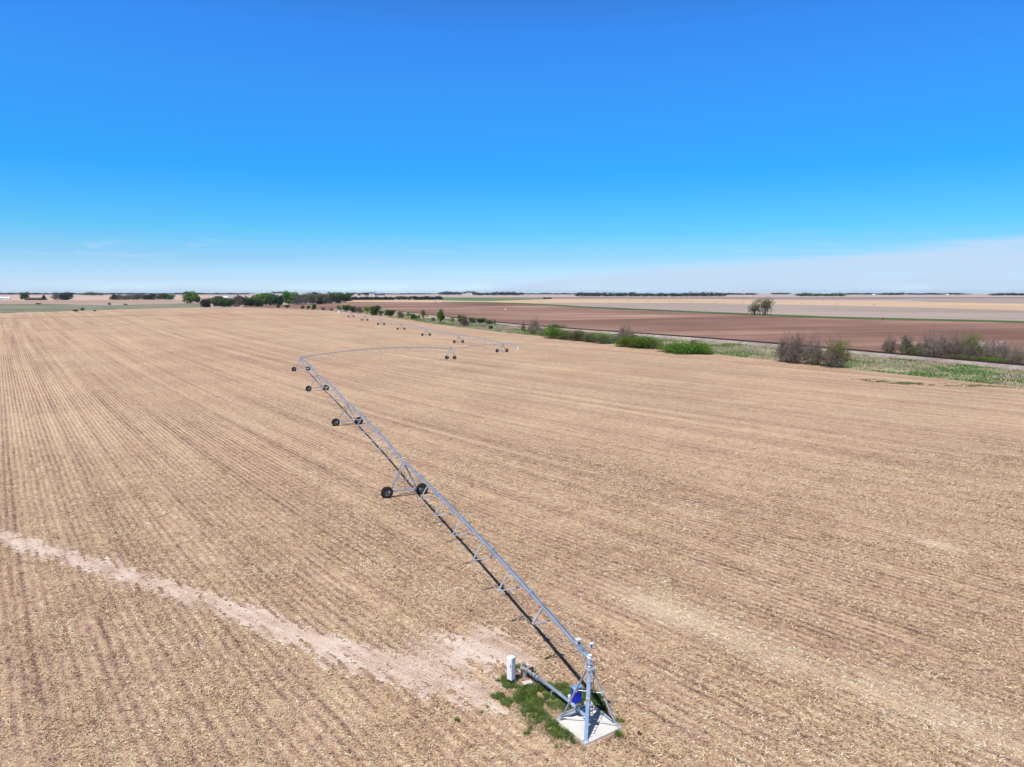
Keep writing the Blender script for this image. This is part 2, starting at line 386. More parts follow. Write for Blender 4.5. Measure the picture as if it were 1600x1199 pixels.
# stubble field, with its edge following the verge and the crest
EDGE = [(-900, 505), (-400, 497), (0, 490), (90, 487.5), (180, 484), (318, 481), (370, 481), (440, 482.5), (530, 486.5), (600, 492)]
pts = [G(*p) for p in EDGE]
def edge_line(Y): return 248.8-.585*Y            # field edge parallel to the railway
ys = [540, 480, 430, 380, 330, 285, 240, 200, 160, 110, 50, -20]
pts = [p for p in pts] + [(edge_line(y_), y_) for y_ in ys]
pts = np.array(pts); ang = np.degrees(np.arctan2(pts[:, 0], pts[:, 1])); rad = np.hypot(pts[:, 0], pts[:, 1])
A = np.linspace(-180, 180, 1201); RR = np.interp(A, np.concatenate([[-180, -90, -60], ang, [125, 180]]), np.concatenate([[350, 600, 900], rad, [300, 350]]))
RR = RR + np.interp(A, A, rng.normal(0, 1, len(A)))*RR*.0015
fr = np.linspace(0.002, 1, 90)[:, None]
Pf = np.stack([fr*RR[None]*np.sin(np.radians(A))[None], fr*RR[None]*np.cos(np.radians(A))[None]], -1)
sheet('stubble_field', Pf, M['field'], 0.0)

def strip(name, top, bot, mat, off, nx=70, ny=14, x0=None, x1=None):
    tx, ty = zip(*top); bx, by = zip(*bot)
    x0 = max(tx[0], bx[0]) if x0 is None else x0; x1 = min(tx[-1], bx[-1]) if x1 is None else x1
    xs = np.linspace(x0, x1, nx); yt = np.interp(xs, tx, ty); yb = np.interp(xs, bx, by)
    P = np.zeros((ny, nx, 2))
    for j in range(ny):
        f = j/(ny-1)
        for i in range(nx):
            kt, kb = 1/(yt[i]-456.5), 1/(yb[i]-456.5); yy = 456.5 + 1/(kt*(1-f)+kb*f)
            P[j, i] = G(xs[i], yy)
    return sheet(name, P, mat, off)
strip('wheel_track', [(-900, 510), (-400, 503), (0, 497.8), (180, 493.7), (300, 491.9), (400, 491.8), (520, 493.2)], [(-900, 511), (-400, 503.8), (0, 498.5), (180, 494.25), (300, 492.35), (400, 492.25), (520, 493.6)], M['brown'], .02, 60, 3)
E2 = [(-900, 505), (-400, 497), (0, 490), (180, 484), (318, 481), (400, 481.6), (470, 483.6), (530, 486.5)]
strip('far_brown_field', [(-900, 464.3), (2500, 464.3)], [(-900, 466), (560, 467), (2500, 470)], M['farbrown'], -.42, 60, 6, 520, 2500)
strip('pink_field', [(-900, 461.8), (300, 461.8), (560, 463)], [(-900, 470), (0, 469.2), (560, 468.5)], M['pink'], -.40, 60, 8)
strip('light_brown_field', [(-900, 470), (0, 469.2), (285, 469), (420, 468)], [(-900, 476), (0, 475.6), (420, 475)], M['tanleft'], -.34, 60, 8)
strip('pasture', [(-900, 476), (0, 475), (80, 475.2), (180, 477), (240, 475), (300, 474), (330, 476)], [(-900, 505), (-400, 497), (0, 490.6), (180, 484.6), (330, 481.2)], M['pasture'], -.30, 80, 12)
strip('tan_field', [(540, 469), (690, 468.8), (840, 467.3), (1080, 467), (1400, 471), (1600, 474.7), (2500, 490)],
      [(540, 474), (750, 474), (902, 475), (1080, 475), (1300, 478), (1600, 486), (2500, 508)], M['tan'], -.36, 70, 8)
strip('upper_grey_field', [(1400, 466.5), (1600, 466.5), (2500, 470)], [(1400, 467), (1461, 472.6), (1600, 474.9), (2500, 490)], M['greyf'], -.38, 30, 6)
strip('wheat_field', [(690, 465), (860, 466.8)], [(690, 469.5), (760, 470.5), (860, 467.6)], M['crop'], -.33, 30, 6)
strip('grey_field', [(800, 475), (902, 473), (1080, 473.5), (1300, 477), (1600, 485), (2500, 507)],
      [(800, 476), (902, 481), (1080, 489), (1300, 498), (1600, 504.7), (2500, 530)], M['greyf'], -.30, 70, 8)
BT = [(380, 478), (480, 475), (545, 472), (700, 472.5), (750, 473), (840, 476), (902, 480), (1080, 488), (1300, 497), (1600, 503.7), (2500, 528)]
def railx(Y): return 318.3-.585*Y
def proj(X, Y, Z):
    cp, sp = math.cos(PITCH), math.sin(PITCH); z = Z-H; dep = Y*cp - z*sp; up = Y*sp + z*cp
    return 800+F*X/dep, 599.5-F*up/dep
BB = [(380, 481.8), (470, 483.8), (530, 486.6)] + sorted([proj(railx(Y)-4, Y, T1(railx(Y)-4, Y)) for Y in (620, 560, 480, 400, 320, 250, 200, 160)])
BB[-1] = (2500, 720)
strip('brown_field', BT, BB, M['brown'], -.24, 90, 20)
strip('grass_waterway', [(690, 471.8), (750, 472), (840, 474.4), (902, 478.3), (1080, 486), (1300, 494.6), (1600, 501.4), (2500, 525)],
      [(690, 472.6), (750, 473.3), (840, 476.2), (902, 480.4), (1080, 488.6), (1300, 497.8), (1600, 504.4), (2500, 529)], M['greenline'], -.18, 80, 5)
# verge between the field and the railway, and beyond it
Ys = np.linspace(-150, 1000, 260)
P = np.zeros((10, 260, 2))
for j, f in enumerate(np.linspace(0, 1, 10)):
    xa = edge_line(Ys)-1.5; xb = railx(Ys)+9; P[j, :, 0] = xa*(1-f)+xb*f; P[j, :, 1] = Ys
sheet('grass_verge', P, M['verge'], -.09)
# ballast embankment (a raised bed) and the track on it
def extr(name, prof, mat, Y0, Y1, n=240, par=None):
    dn = Vector((.863, .505, 0)); V = []; Ysr = np.linspace(Y0, Y1, n); np_ = len(prof); xs = railx(Ysr); zz = T(xs, Ysr)
    for X, Y, z in zip(xs, Ysr, zz):
        for (o_, h_) in prof: V.append((X+dn.x*o_, Y+dn.y*o_, z+h_))
    Fc = [(i*np_+k, i*np_+k+1, (i+1)*np_+k+1, (i+1)*np_+k) for i in range(n-1) for k in range(np_-1)]
    o = bpy.data.objects.new(name, mesh(name, V, Fc, [mat])); link(o, par); return o
o = extr('railway_ballast', [(-5.6, -.3), (-2.3, 1.15), (2.3, 1.15), (5.6, -.3)], M['ballast'], -100, 1000); o['kind'] = 'structure'
tr = empty('railway_track', (railx(100), 100, T1(railx(100), 100)), label='dark railway track running along the pale ballast bank at right', cat='railway track')
tr['kind'] = 'structure'
tm = MB(); rz_ = math.atan2(.863, -.505)
Mr = Matrix.Rotation(math.atan2(.505, .863), 3, 'Z')
for Y in np.arange(120, 640, .62):
    X = float(railx(Y)); tm.box((X, Y, 0), (3.8, .42, .36), Mr)
tv = np.array(tm.v); cen = tv.reshape(-1, 8, 3).mean(1); zc = T(cen[:, 0], cen[:, 1])+1.24
tv[:, 2] += np.repeat(zc, 8); tm.v = [tuple(q) for q in tv]
tr.location = (0, 0, 0)
tm.build('ties', M['tie'], tr)
for s_ in (-.75, .75):
    extr('rail', [(s_-.06, 1.33), (s_-.06, 1.62), (s_+.06, 1.62), (s_+.06, 1.33)], M['rail'], -100, 1000, par=tr)

# ------------------------------------------------------------------ bare soil track and turning patch (own ragged sheet)
def smooth_noise(x, y, sc, seed=0):
    r_ = np.random.default_rng(seed); g = r_.random((128, 128)); xi = x/sc; yi = y/sc
    x0 = np.floor(xi).astype(int); y0 = np.floor(yi).astype(int); fx = xi-x0; fy = yi-y0; fx = fx*fx*(3-2*fx); fy = fy*fy*(3-2*fy)
    a = g[x0 % 128, y0 % 128]; b_ = g[(x0+1) % 128, y0 % 128]; c = g[x0 % 128, (y0+1) % 128]; d = g[(x0+1) % 128, (y0+1) % 128]
    return (a*(1-fx)+b_*fx)*(1-fy)+(c*(1-fx)+d*fx)*fy
TRK = [(-500, 700, 1.3), (-200, 775, 1.4), (-80, 812, 1.5), (0, 838, 1.6), (60, 856, 1.6), (130, 878, 1.45), (200, 899, 1.3), (280, 925, 1.25), (360, 955, 1.3), (440, 981, 1.45), (510, 1006, 1.6), (575, 1030, 2.1), (640, 1038, 3.0), (690, 1028, 3.7), (740, 1014, 3.5), (785, 1020, 2.5), (815, 1030, 1.2)]
TP = np.array([(*G(a_, b_), c_) for a_, b_, c_ in TRK])
TP2 = np.array([(*G(a_, b_), c_) for a_, b_, c_ in [(600, 1035, 1.8), (680, 1058, 2.2), (735, 1078, 1.9), (770, 1098, 1.0), (790, 1112, .3)]])
def seg_d(x, y, P):
    best = np.full(x.shape, -9.0)
    for a_, b_ in zip(P[:-1], P[1:]):
        ab = b_[:2]-a_[:2]; L2 = (ab**2).sum(); t_ = np.clip(((x-a_[0])*ab[0]+(y-a_[1])*ab[1])/L2, 0, 1)
        d = np.hypot(x-a_[0]-t_*ab[0], y-a_[1]-t_*ab[1]); best = np.maximum(best, 1-d/(a_[2]*(1-t_)+b_[2]*t_))
    return best
def bare_amount(x, y):
    d = np.maximum(seg_d(x, y, TP), seg_d(x, y, TP2)); u = row_u(x, y)
    n = (smooth_noise(x, y, 1.3, 1)-.5)*.6 + (smooth_noise(x, y, .35, 2)-.5)*.8 + (smooth_noise(x, y, .15, 4)-.5)*.7 + np.sin(u*2*math.pi/.762)*.22 + (smooth_noise(u*3.2, (y-x)*.3, 1.0, 3)-.5)*.7
    return d + n
g_ = .11
xs = np.arange(-75, 14, g_); ys = np.arange(28, 80, g_); XX, YY = np.meshgrid(xs, ys)
keep = bare_amount(XX[:-1, :-1]+g_/2, YY[:-1, :-1]+g_/2) > .22
idx = np.arange(XX.size).reshape(XX.shape); q = np.stack([idx[:-1, :-1], idx[:-1, 1:], idx[1:, 1:], idx[1:, :-1]], -1)[keep]
used, inv = np.unique(q, return_inverse=True)
jx = XX.ravel()[used] + rng.uniform(-.035, .035, len(used)); jy = YY.ravel()[used] + rng.uniform(-.035, .035, len(used))
jz = T(jx, jy) + .012 + .03*smooth_noise(jx, jy, .4, 5)
o = bpy.data.objects.new('dirt_track', mesh('dirt_track', np.stack([jx, jy, jz], -1), inv.reshape(-1, 4), [M['bare']], smooth=True)); link(o); o['kind'] = 'structure'

# ------------------------------------------------------------------ crop residue lying on the near field (uncountable)
def residue(n, ymax, seed):
    r_ = np.random.default_rng(seed); N = n*3
    Y = 26 + (ymax-26)*r_.random(N)**.9; X = (r_.random(N)*2-1)*Y*.86
    u = row_u(X, Y); ph = .5+.5*np.sin(u*2*math.pi/.762 + 1.2*(smooth_noise(X, Y, 3, 8)-.5))
    dens = .12 + .75*ph + .8*(smooth_noise(u*2.2, (Y-X)*.12, 3.0, 9)-.5) + .7*(smooth_noise(X, Y, 1.2, 10)-.5) + .5*(smooth_noise(X, Y, 7, 12)-.5)
    ba = np.maximum(seg_d(X, Y, TP), seg_d(X, Y, TP2)); dens *= np.where(ba > .12, .2, 1)
    ux = (X-PIV[0])*pa[0]+(Y-PIV[1])*pa[1]; uy = -(X-PIV[0])*pa[1]+(Y-PIV[1])*pa[0]
    dens[(abs(ux) < 1.5) & (abs(uy) < 1.5)] = 0
    dens *= np.clip((ymax-Y)/(ymax*.45), 0, 1)
    bl = np.zeros(N)
    for (key, L_, W_, a_) in (((1050, 955), 8.5, 3.0, .75), ((1465, 852), 3.2, 1.4, 1), ((1180, 1010), 9, 3, .5), ((1440, 1100), 9, 3, .5)):
        cx_, cy_ = BLOB[key]; p_ = ((X-cx_)*-.652+(Y-cy_)*.758)/L_; q_ = ((Y-cy_)*-.652-(X-cx_)*.758)/W_
        bl = np.maximum(bl, a_*np.clip(1.25-np.hypot(p_, q_)+1.2*(smooth_noise(X, Y, .8, 61)-.5), 0, 1))
    dens *= 1-.45*bl
    k = np.nonzero(r_.random(N) < dens)[0][:n]; bl = bl[k]; X = X[k]; Y = Y[k]; n = len(k)
    L = r_.uniform(.04, .17, n)*np.where(r_.random(n) < .07, 1.7, 1)*(1+Y/120); Wd = r_.uniform(.018, .05, n)*(1+Y/120)
    th = r_.uniform(0, 2*math.pi, n); tilt = r_.uniform(-.25, .45, n); roll = r_.uniform(-.7, .7, n)
    d = np.stack([np.cos(th)*np.cos(tilt), np.sin(th)*np.cos(tilt), np.sin(tilt)], -1)*L[:, None]/2
    s_ = np.stack([-np.sin(th)*np.cos(roll), np.cos(th)*np.cos(roll), np.sin(roll)], -1)*Wd[:, None]/2
    c = np.stack([X, Y, T(X, Y)+.015+abs(d[:, 2])+abs(s_[:, 2])], -1)
    V = np.stack([c-d-s_, c+d-s_*.5, c+d+s_*.5, c-d+s_], 1).reshape(-1, 3)
    tone = np.clip(r_.beta(1.8, 1.7, n) + .25*(smooth_noise(X, Y, 2.5, 21)-.5) + .4*bl, 0, 1)
    return V, np.arange(n*4).reshape(-1, 4), tone

# ------------------------------------------------------------------ centre pivot machine
c1, c2, c3 = G(866, 1128), G(916.5, 1165), G(974, 1138)
PIV = np.array([(c1[0]+c3[0])/2, (c1[1]+c3[1])/2])
pa = np.array([c3[0]-c2[0], c3[1]-c2[1]]); PAD = float(np.hypot(*pa)); pa = pa/PAD
PAD = (PAD + math.hypot(c1[0]-c2[0], c1[1]-c2[1]))/2
PROT = math.atan2(pa[1], pa[0])

V, Fc, tn = residue(330000, 120, 3)
o = bpy.data.objects.new('crop_residue', mesh('crop_residue', V, Fc, [M['residue']], attr=tn)); link(o)
tag(o, 'scattered straw coloured maize stalks and leaves littering the near field', 'crop residue', kind='stuff')

pad = MB(); pad.box((0, 0, -.12), (PAD, PAD, .5))
po = pad.build('concrete_pad', M['concrete']); po.location = (*PIV, T1(*PIV)); po.rotation_euler.z = PROT
bv = po.modifiers.new('bevel', 'BEVEL'); bv.width = .015; bv.segments = 2
tag(po, 'square white concrete pad under the pivot tower in the foreground', 'concrete pad')
PADZ = T1(*PIV)+.13

def wheel_mesh(lugs=22, seg=36):
    """wheel rolling about local x axis... axle along X"""
    mb = MB(); Ro, Ri, Wt = .72, .37, .32
    prof = [(-Wt*.36, Ri), (-Wt*.5, Ri+.06), (-Wt*.52, Ro-.12), (-Wt*.42, Ro-.03), (-Wt*.2, Ro), (Wt*.2, Ro), (Wt*.42, Ro-.03), (Wt*.52, Ro-.12), (Wt*.5, Ri+.06), (Wt*.36, Ri)]
    v = []; n = len(prof)
    for i in range(seg):
        t_ = 2*math.pi*i/seg
        for (x_, r_) in prof: v.append((x_, r_*math.cos(t_), r_*math.sin(t_)))
    f = [(i*n+k, i*n+k+1, ((i+1) % seg)*n+k+1, ((i+1) % seg)*n+k) for i in range(seg) for k in range(n-1)]
    mb.add(v, f, 0)
    for i in range(lugs):
        for s_ in (-1, 1):
            t_ = 2*math.pi*(i+(.25 if s_ > 0 else -.25))/lugs
            Mx = Matrix.Rotation(t_, 3, 'X') @ Matrix.Rotation(s_*.6, 3, 'Z')
            c = Matrix.Rotation(t_, 3, 'X') @ Vector((s_*Wt*.26, 0, Ro+.008)); mb.box(c, (Wt*.55, .045, .06), Mx, 0)
    rp = [(-Wt*.36, Ri), (-Wt*.3, Ri-.05), (-.02, Ri-.07), (-.03, .2), (-.08, .13), (-.08, 0.01)]
    v = []; n = len(rp)
    for i in range(seg):
        t_ = 2*math.pi*i/seg
        for (x_, r_) in rp: v.append((x_, r_*math.cos(t_), r_*math.sin(t_)))
    f = [(i*n+k, i*n+k+1, ((i+1) % seg)*n+k+1, ((i+1) % seg)*n+k) for i in range(seg) for k in range(n-1)]
    mb.add(v, f, 1)
    v2 = [(-x_, y_, z_) for x_, y_, z_ in v]; mb.add(v2, [q_[::-1] for q_ in f], 1)
    mb.tube((-.16, 0, 0), (.16, 0, 0), .07, n=10, mi=1)
    for i in range(8):
        t_ = 2*math.pi*i/8; mb.tube((-.09, .28*math.cos(t_), .28*math.sin(t_)), (.09, .28*math.cos(t_), .28*math.sin(t_)), .022, n=6, mi=2)
    return mb.me('wheel', [M['tyre'], M['rim'], M['dark']])
WHEEL = wheel_mesh(); WB = 4.4; PH = 4.3; PH2 = 3.8
def tower_frame_mesh(PH):
    """local: x along the span, y along travel; ground at z=0"""
    mb = MB(); hz = .80; g = .62
    mb.box((0, 0, hz), (.16, WB-1.0, .2)); 
    for s_ in (-1, 1):
        mb.box((0, s_*(WB/2-.38), hz-.02), (.26, .34, .3)); mb.tube((-.1, s_*WB/2, .72), (.32, s_*WB/2, .72), .05)
        mb.box((.22, s_*(WB/2-.2), .74), (.12, .75, .16))
        mb.tube((.22, s_*(WB/2-.7), hz), (.22, s_*(WB/2-1.4), hz+.02), .06)
        for e_ in (-g, g):
            mb.angle((e_*.12, s_*(WB/2-.55), hz), (e_, s_*.24, PH-.55), .1, .02, (1, 0, 0))
        mb.angle((-.08, s_*(WB/2-.55), hz), (0, s_*.07, PH-.05), .12, .02, (1, 0, 0)); mb.angle((.1, s_*(WB/2-.55), hz), (.3, s_*.1, PH-.1), .12, .02, (1, 0, 0))
        mb.tube((-g, s_*.24, PH-.55), (-.3, s_*.1, PH), .035, n=6); mb.tube((g, s_*.24, PH-.55), (.3, s_*.1, PH), .035, n=6)
    zc = 2.15; yy = .95
    mb.tube((-.38, -yy, zc), (-.38, yy, zc), .03, n=6); mb.tube((.38, -yy, zc), (.38, yy, zc), .03, n=6)
    mb.tube((-.5, -.3, PH-.55), (-.5, .3, PH-.55), .03, n=6); mb.tube((.5, -.3, PH-.55), (.5, .3, PH-.55), .03, n=6)
    mb.box((0, -.2, hz+.16), (.2, .34, .16), mi=0); mb.tube((.0, -.1, hz+.2), (.3, -.1, hz+.24), .06)
    mb.tube((0, 0, hz+.1), (-.1, .05, PH-.3), .018, n=5, mi=1)
    return mb.me('drive_tower', [M['galv_dull'], M['dark']])
TOWER = tower_frame_mesh(PH); TOWER2 = tower_frame_mesh(PH2)
cb = MB(); cb.box((0, 0, 0), (.34, .3, .38)); cb.box((0, 0, .2), (.38, .34, .03)); cb.tube((0, 0, .2), (0, 0, .3), .04, n=8); CBOX = cb.me('tower_box', M['grey'])

def span_parts(a, b, root, nfr=7, crown=1.0, r=.125, mat=None, lite=False, ends=(1, 1), depth=1.5, half=.95):
    """pipe with V struts and truss rods between world points a and b, given in root-local coordinates"""
    a = Vector(a); b = Vector(b); d = b-a; L = d.length; hx = Vector((d.x, d.y, 0)).normalized(); sy = Vector((-hx.y, hx.x, 0))
    def pt(t_): return a + d*t_ + Vector((0, 0, crown*4*t_*(1-t_)))
    mb = MB(); N = 20; mb.path([pt(i/N) for i in range(N+1)], r, 10 if not lite else 6)
    for k in range(1, 6):
        p = pt(k/6); q_ = pt(k/6+.003); mb.tube(p-(q_-p), q_, r*1.55, n=10)
    if not lite:
        for k in range(1, 16):
            p = pt(k/16); mb.tube(p+Vector((0, 0, r)), p+Vector((0, 0, r+.14)), .022, n=5)
            mb.path([p+Vector((0, 0, r+.14)), p+sy*.14+Vector((0, 0, r+.16)), p+sy*.2], .016, 5)
        mb.path([pt(i/N)+Vector((0, 0, r+.03))+sy*.04 for i in range(N+1)], .018, 5, 1)
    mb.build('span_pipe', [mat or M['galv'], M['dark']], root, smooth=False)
    tb = MB(); lo = {-1: [], 1: []}
    for s_ in (-1, 1):
        lo[s_].append(pt(.012)+sy*s_*.1-Vector((0, 0, .1)))
    rr_ = .034 if not lite else .03
    for k in range(1, nfr+1):
        t_ = k/(nfr+1); p = pt(t_); e = min(k, nfr+1-k); dp = depth*(.72 if e == 1 else 1.0); hw = half*(.8 if e == 1 else 1.0)
        L_ = p+sy*hw-Vector((0, 0, dp)); R_ = p-sy*hw-Vector((0, 0, dp)); 
        tb.tube(p+sy*.05, L_, .062, n=6); tb.tube(p-sy*.05, R_, .062, n=6)
        tb.tube(L_, R_, .052, n=5)
        # diagonal struts back to the pipe
        lo[1].append(L_); lo[-1].append(R_)
        if not lite:
            for t2 in (t_-.35/(nfr+1), t_+.35/(nfr+1)):
                pass
    for s_ in (-1, 1):
        lo[s_].append(pt(.988)+sy*s_*.1-Vector((0, 0, .1)))
        for p, q_ in zip(lo[s_][:-1], lo[s_][1:]): tb.tube(p, q_, .012, n=4)
    tb.build('truss', M['galv_dull'], root)

def drive_tower(root, rl, loc, ang, frame=None, name='drive_tower', label=None):
    o = bpy.data.objects.new(name, frame or TOWER); link(o, root); o.location = Vector(loc)-rl; o.rotation_euler.z = ang
    if label: o['label'] = label
    for s_ in (-1, 1):
        wo = bpy.data.objects.new('wheel', WHEEL); link(wo, o); wo.location = (0, s_*WB/2, .72-.03); wo.rotation_euler.x = random.random()*3
    bo = bpy.data.objects.new('control_box', CBOX); link(bo, o); bo.location = (.15, .05, (PH2 if frame is TOWER2 else PH)+.34)
    return o

def machine(P0, towers, label, group, overhang=None, first=True, elbow_h=3.94, nfr=7, steer=None):
    z0 = T1(*P0)+(.13 if first else 0)
    root = empty('center_pivot', (P0[0], P0[1], z0), label=label, cat='irrigation machine', group=group); rl = Vector(root.location)
    zs = [T1(*p) for p in towers]
    ph = PH if first else PH2
    tops = [Vector((p[0], p[1], z+ph+.02))-rl for p, z in zip(towers, zs)]
    d0 = Vector((towers[0][0]-P0[0], towers[0][1]-P0[1], 0)).normalized()
    a = d0*.55 + Vector((0, 0, elbow_h+.02)); prev = a
    for i, tp in enumerate(tops):
        span_parts(prev, tp, root, nfr=nfr, crown=(.55 if i else .5) if first else .5, r=.14 if first else .11)
        dd = tp-prev; drive_tower(root, rl, (towers[i][0], towers[i][1], zs[i]), math.atan2(dd.y, dd.x), TOWER if first else TOWER2); prev = tp
    return root, rl, tops, d0

dU = np.array([-18.0, 46.4]); dU = dU/np.hypot(*dU)
tw1 = [G(632.5, 775.5), G(543, 664.5), G(496, 611), G(470.5, 580)]
root1, rl1, tops1, d0 = machine(PIV, tw1, 'near galvanized centre pivot irrigator on black wheels with blue control box at its tower', 'centre pivot irrigation machines')

# ---- pivot tower of the near machine, parts under root1 (local coordinates, z=0 at pad top)
def Rz(v, a_): return Matrix.Rotation(a_, 3, 'Z') @ Vector(v)
hs = PAD/2-.17; TOPZ = 3.38
corners = [Rz((sx*hs, sy*hs, 0), PROT) for sx, sy in ((-1, 1), (-1, -1), (1, -1), (1, 1))]    # left, front, right, back
pf = MB()
for i, c in enumerate(corners):
    n_ = corners[(i+1) % 4]
    if i in (0, 2, 3) : pass
for k, zc in enumerate((1.95,)):
    f = zc/TOPZ; ring = [c*(1-f)+Vector((c.x*.085*f, c.y*.085*f, zc)) for c in corners]
    pf.box(ring[1]+Vector((.05, 0, -.25)), (.5, .28, .07)); pf.tube(ring[1], (0, 0, 1.95), .03, n=6)
    for p in ring: pf.box(p, (.2, .18, .2)); pf.tube(p, (0, 0, 1.95), .025, n=6)
pf.angle(corners[0]+Vector((0, 0, .12)), corners[3]+Vector((0, 0, .12)), .2, .05, (0, 0, 1))
pf.angle(corners[3]+Vector((0, 0, .12)), corners[2]+Vector((0, 0, .12)), .07, .02, (0, 0, 1))
pf.tube(corners[0]+Vector((0, 0, .1)), (0, 0, .35), .03, n=6); pf.tube(corners[1]+Vector((0, 0, .1)), (0, 0, .35), .03, n=6); pf.tube(corners[2]+Vector((0, 0, .1)), (0, 0, .35), .03, n=6)
pf.box((0, 0, TOPZ), (.5, .5, .12), Matrix.Rotation(PROT, 3, 'Z')); pf.box((0, 0, TOPZ+.08), (.36, .36, .05), Matrix.Rotation(PROT, 3, 'Z'))
pfo = pf.build('pivot_frame', M['galv_dull'], root1)
for i, c in enumerate(corners):
    lb = MB(); topc = Vector((c.x*.11, c.y*.11, TOPZ)); wd = .19 if i == 1 else .12
    base_ = c.copy(); side = Vector((1, 0, 0)) if i == 1 else Vector((-c.y, c.x, 0))
    d_ = (topc-base_).normalized()
    if i == 1:
        # wide front channel facing the camera
        a_ = (Vector((1, -.1, 0))-d_*Vector((1, -.1, 0)).dot(d_)).normalized(); b_ = d_.cross(a_)
        Mx = Matrix((a_, b_, d_)).transposed(); mid = (base_+topc)/2; L_ = (topc-base_).length
        lb.box(mid, (.2, .025, L_), Mx); lb.box(mid+a_*.09+b_*.15, (.02, .28, L_), Mx); lb.box(mid-a_*.09+b_*.15, (.02, .28, L_), Mx); lb.box(mid+b_*.28, (.15, .015, L_), Mx)
    else: lb.angle(base_, topc, wd, .025, tuple(side))
    lb.box(base_+Vector((0, 0, .012)), (.3, .3, .024), Matrix.Rotation(PROT, 3, 'Z'))
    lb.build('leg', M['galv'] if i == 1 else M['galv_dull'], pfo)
# ladder rungs on the right of the front channel
ld = MB(); c = corners[1]; topc = Vector((c.x*.11, c.y*.11, TOPZ))
for k in range(1, 10):
    f = k/10.0; p = c*(1-f)+topc*f; ld.tube(p+Vector((.1, .06, 0)), p+Vector((.3, .1, 0)), .02, n=6)
ld.tube(c*.8+topc*.2+Vector((.3, .1, 0)), c*.0+topc+Vector((.3, .1, 0)), .018, n=6)
ld.build('ladder', M['dark'], root1)
rp = MB(); rp.tube((0, 0, .3), (0, 0, TOPZ+.3), .11, n=16); rp.tube((0, 0, TOPZ+.12), (0, 0, TOPZ+.2), .19, n=16); rp.tube((0, 0, .3), (0, 0, .38), .19, n=16); rp.tube((0, 0, 1.9), (0, 0, 1.98), .15, n=12)
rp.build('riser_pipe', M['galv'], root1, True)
el = MB(); up = Vector((0, 0, 1)); e0 = Vector((0, 0, TOPZ+.3))
el.path([e0, e0+up*.12+d0*.01, e0+up*.24+d0*.08, e0+up*.30+d0*.2, e0+up*.29+d0*.36, a_end if False else (d0*.56+Vector((0, 0, 3.96)))], .115, 14)
el.tube(e0-up*.02, e0+up*.06, .18, n=16); el.tube(e0+up*.3+d0*.28, e0+up*.3+d0*.34, .18, n=16); el.tube(d0*.95+Vector((0, 0, 4.0)), d0*1.25+Vector((0, 0, 4.0)), .17, n=14)
el.tube(d0*.62+Vector((.12, 0, 4.18)), d0*1.7+Vector((.1, 0, 4.18)), .03, n=6); el.tube(d0*.62+Vector((-.12, 0, 4.18)), d0*1.7+Vector((-.1, 0, 4.18)), .03, n=6)
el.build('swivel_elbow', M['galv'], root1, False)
cr = MB(); cr.tube((0.02, -.02, 3.98), (.02, -.02, 4.18), .09, n=12, mi=1); cr.tube((0.02, -.02, 4.18), (0.02, -.02, 4.22), .11, n=12, mi=1); cr.build('swivel_cap', [M['white'], M['white']], root1)
mb = MB(); q0 = Vector((.08, .12, 4.0)); mb.tube(q0, q0+Vector((0, 0, .62)), .025, n=6, mi=1); mb.box(q0+Vector((.03, 0, .72)), (.24, .2, .22), Matrix.Rotation(.4, 3, 'Z')); mb.box(q0+Vector((.03, 0, .84)), (.27, .23, .025), Matrix.Rotation(.4, 3, 'Z'))
mb.box(q0+Vector((.02, -.12, .72)), (.09, .02, .1), Matrix.Rotation(.4, 3, 'Z'), 2); mb.build('collector_box', [M['grey'], M['galv'], M['dark']], root1)
mb = MB(); q1 = d0*1.45+Vector((0, 0, 4.30)); mb.box(q1, (.30, .26, .26), Matrix.Rotation(.3, 3, 'Z')); mb.box(q1+Vector((0, 0, .14)), (.33, .29, .025), Matrix.Rotation(.3, 3, 'Z')); mb.box(q1+Vector((.04, -.15, -.01)), (.15, .02, .12), Matrix.Rotation(.3, 3, 'Z'), 1)
mb.tube(q1-Vector((0, 0, .2)), q1-Vector((0, 0, .45)), .05, n=8); mb.path([q1+Vector((.1, 0, -.1)), q1-d0*.7+Vector((.15, 0, -.3)), q1-d0*1.3+Vector((.1, 0, -.35)), Vector((.05, .05, 3.5))], .025, 6, 1)
mb.build('span_control_box', [M['grey'], M['dark']], root1)
# blue control panel beside the left leg
bp = MB(); bc = corners[0]*.46+corners[3]*.12+Vector((.04, .05, 1.52)); Mb = Matrix.Rotation(R(38), 3, 'Z')
bp.box(bc, (.50, .34, .84), Mb); bp.box(bc+Vector((0, 0, .45)), (.54, .38, .06), Mb, 1); bp.box(bc+(Mb @ Vector((0, -.18, 0))), (.44, .02, .74), Mb)
bpo = bp.build('control_panel', [M['blue'], M['bluetop']], root1)
hb = MB(); hb.box(bc+(Mb @ Vector((.17, -.2, 0))), (.03, .03, .12), Mb); hb.build('handle', M['dark'], bpo)
cd = MB(); cd.path([bc-Vector((0, 0, .42)), bc+Vector((.05, -.02, -.7)), bc+Vector((.3, -.15, -1.1)), Vector((.15, 0, .1))], .022, 6)
cd.tube(bc+(Mb @ Vector((0, .12, .2))), corners[0]*.36+Vector((0, 0, 1.95)), .03, n=6); cd.build('conduit', M['galv_dull'], root1)
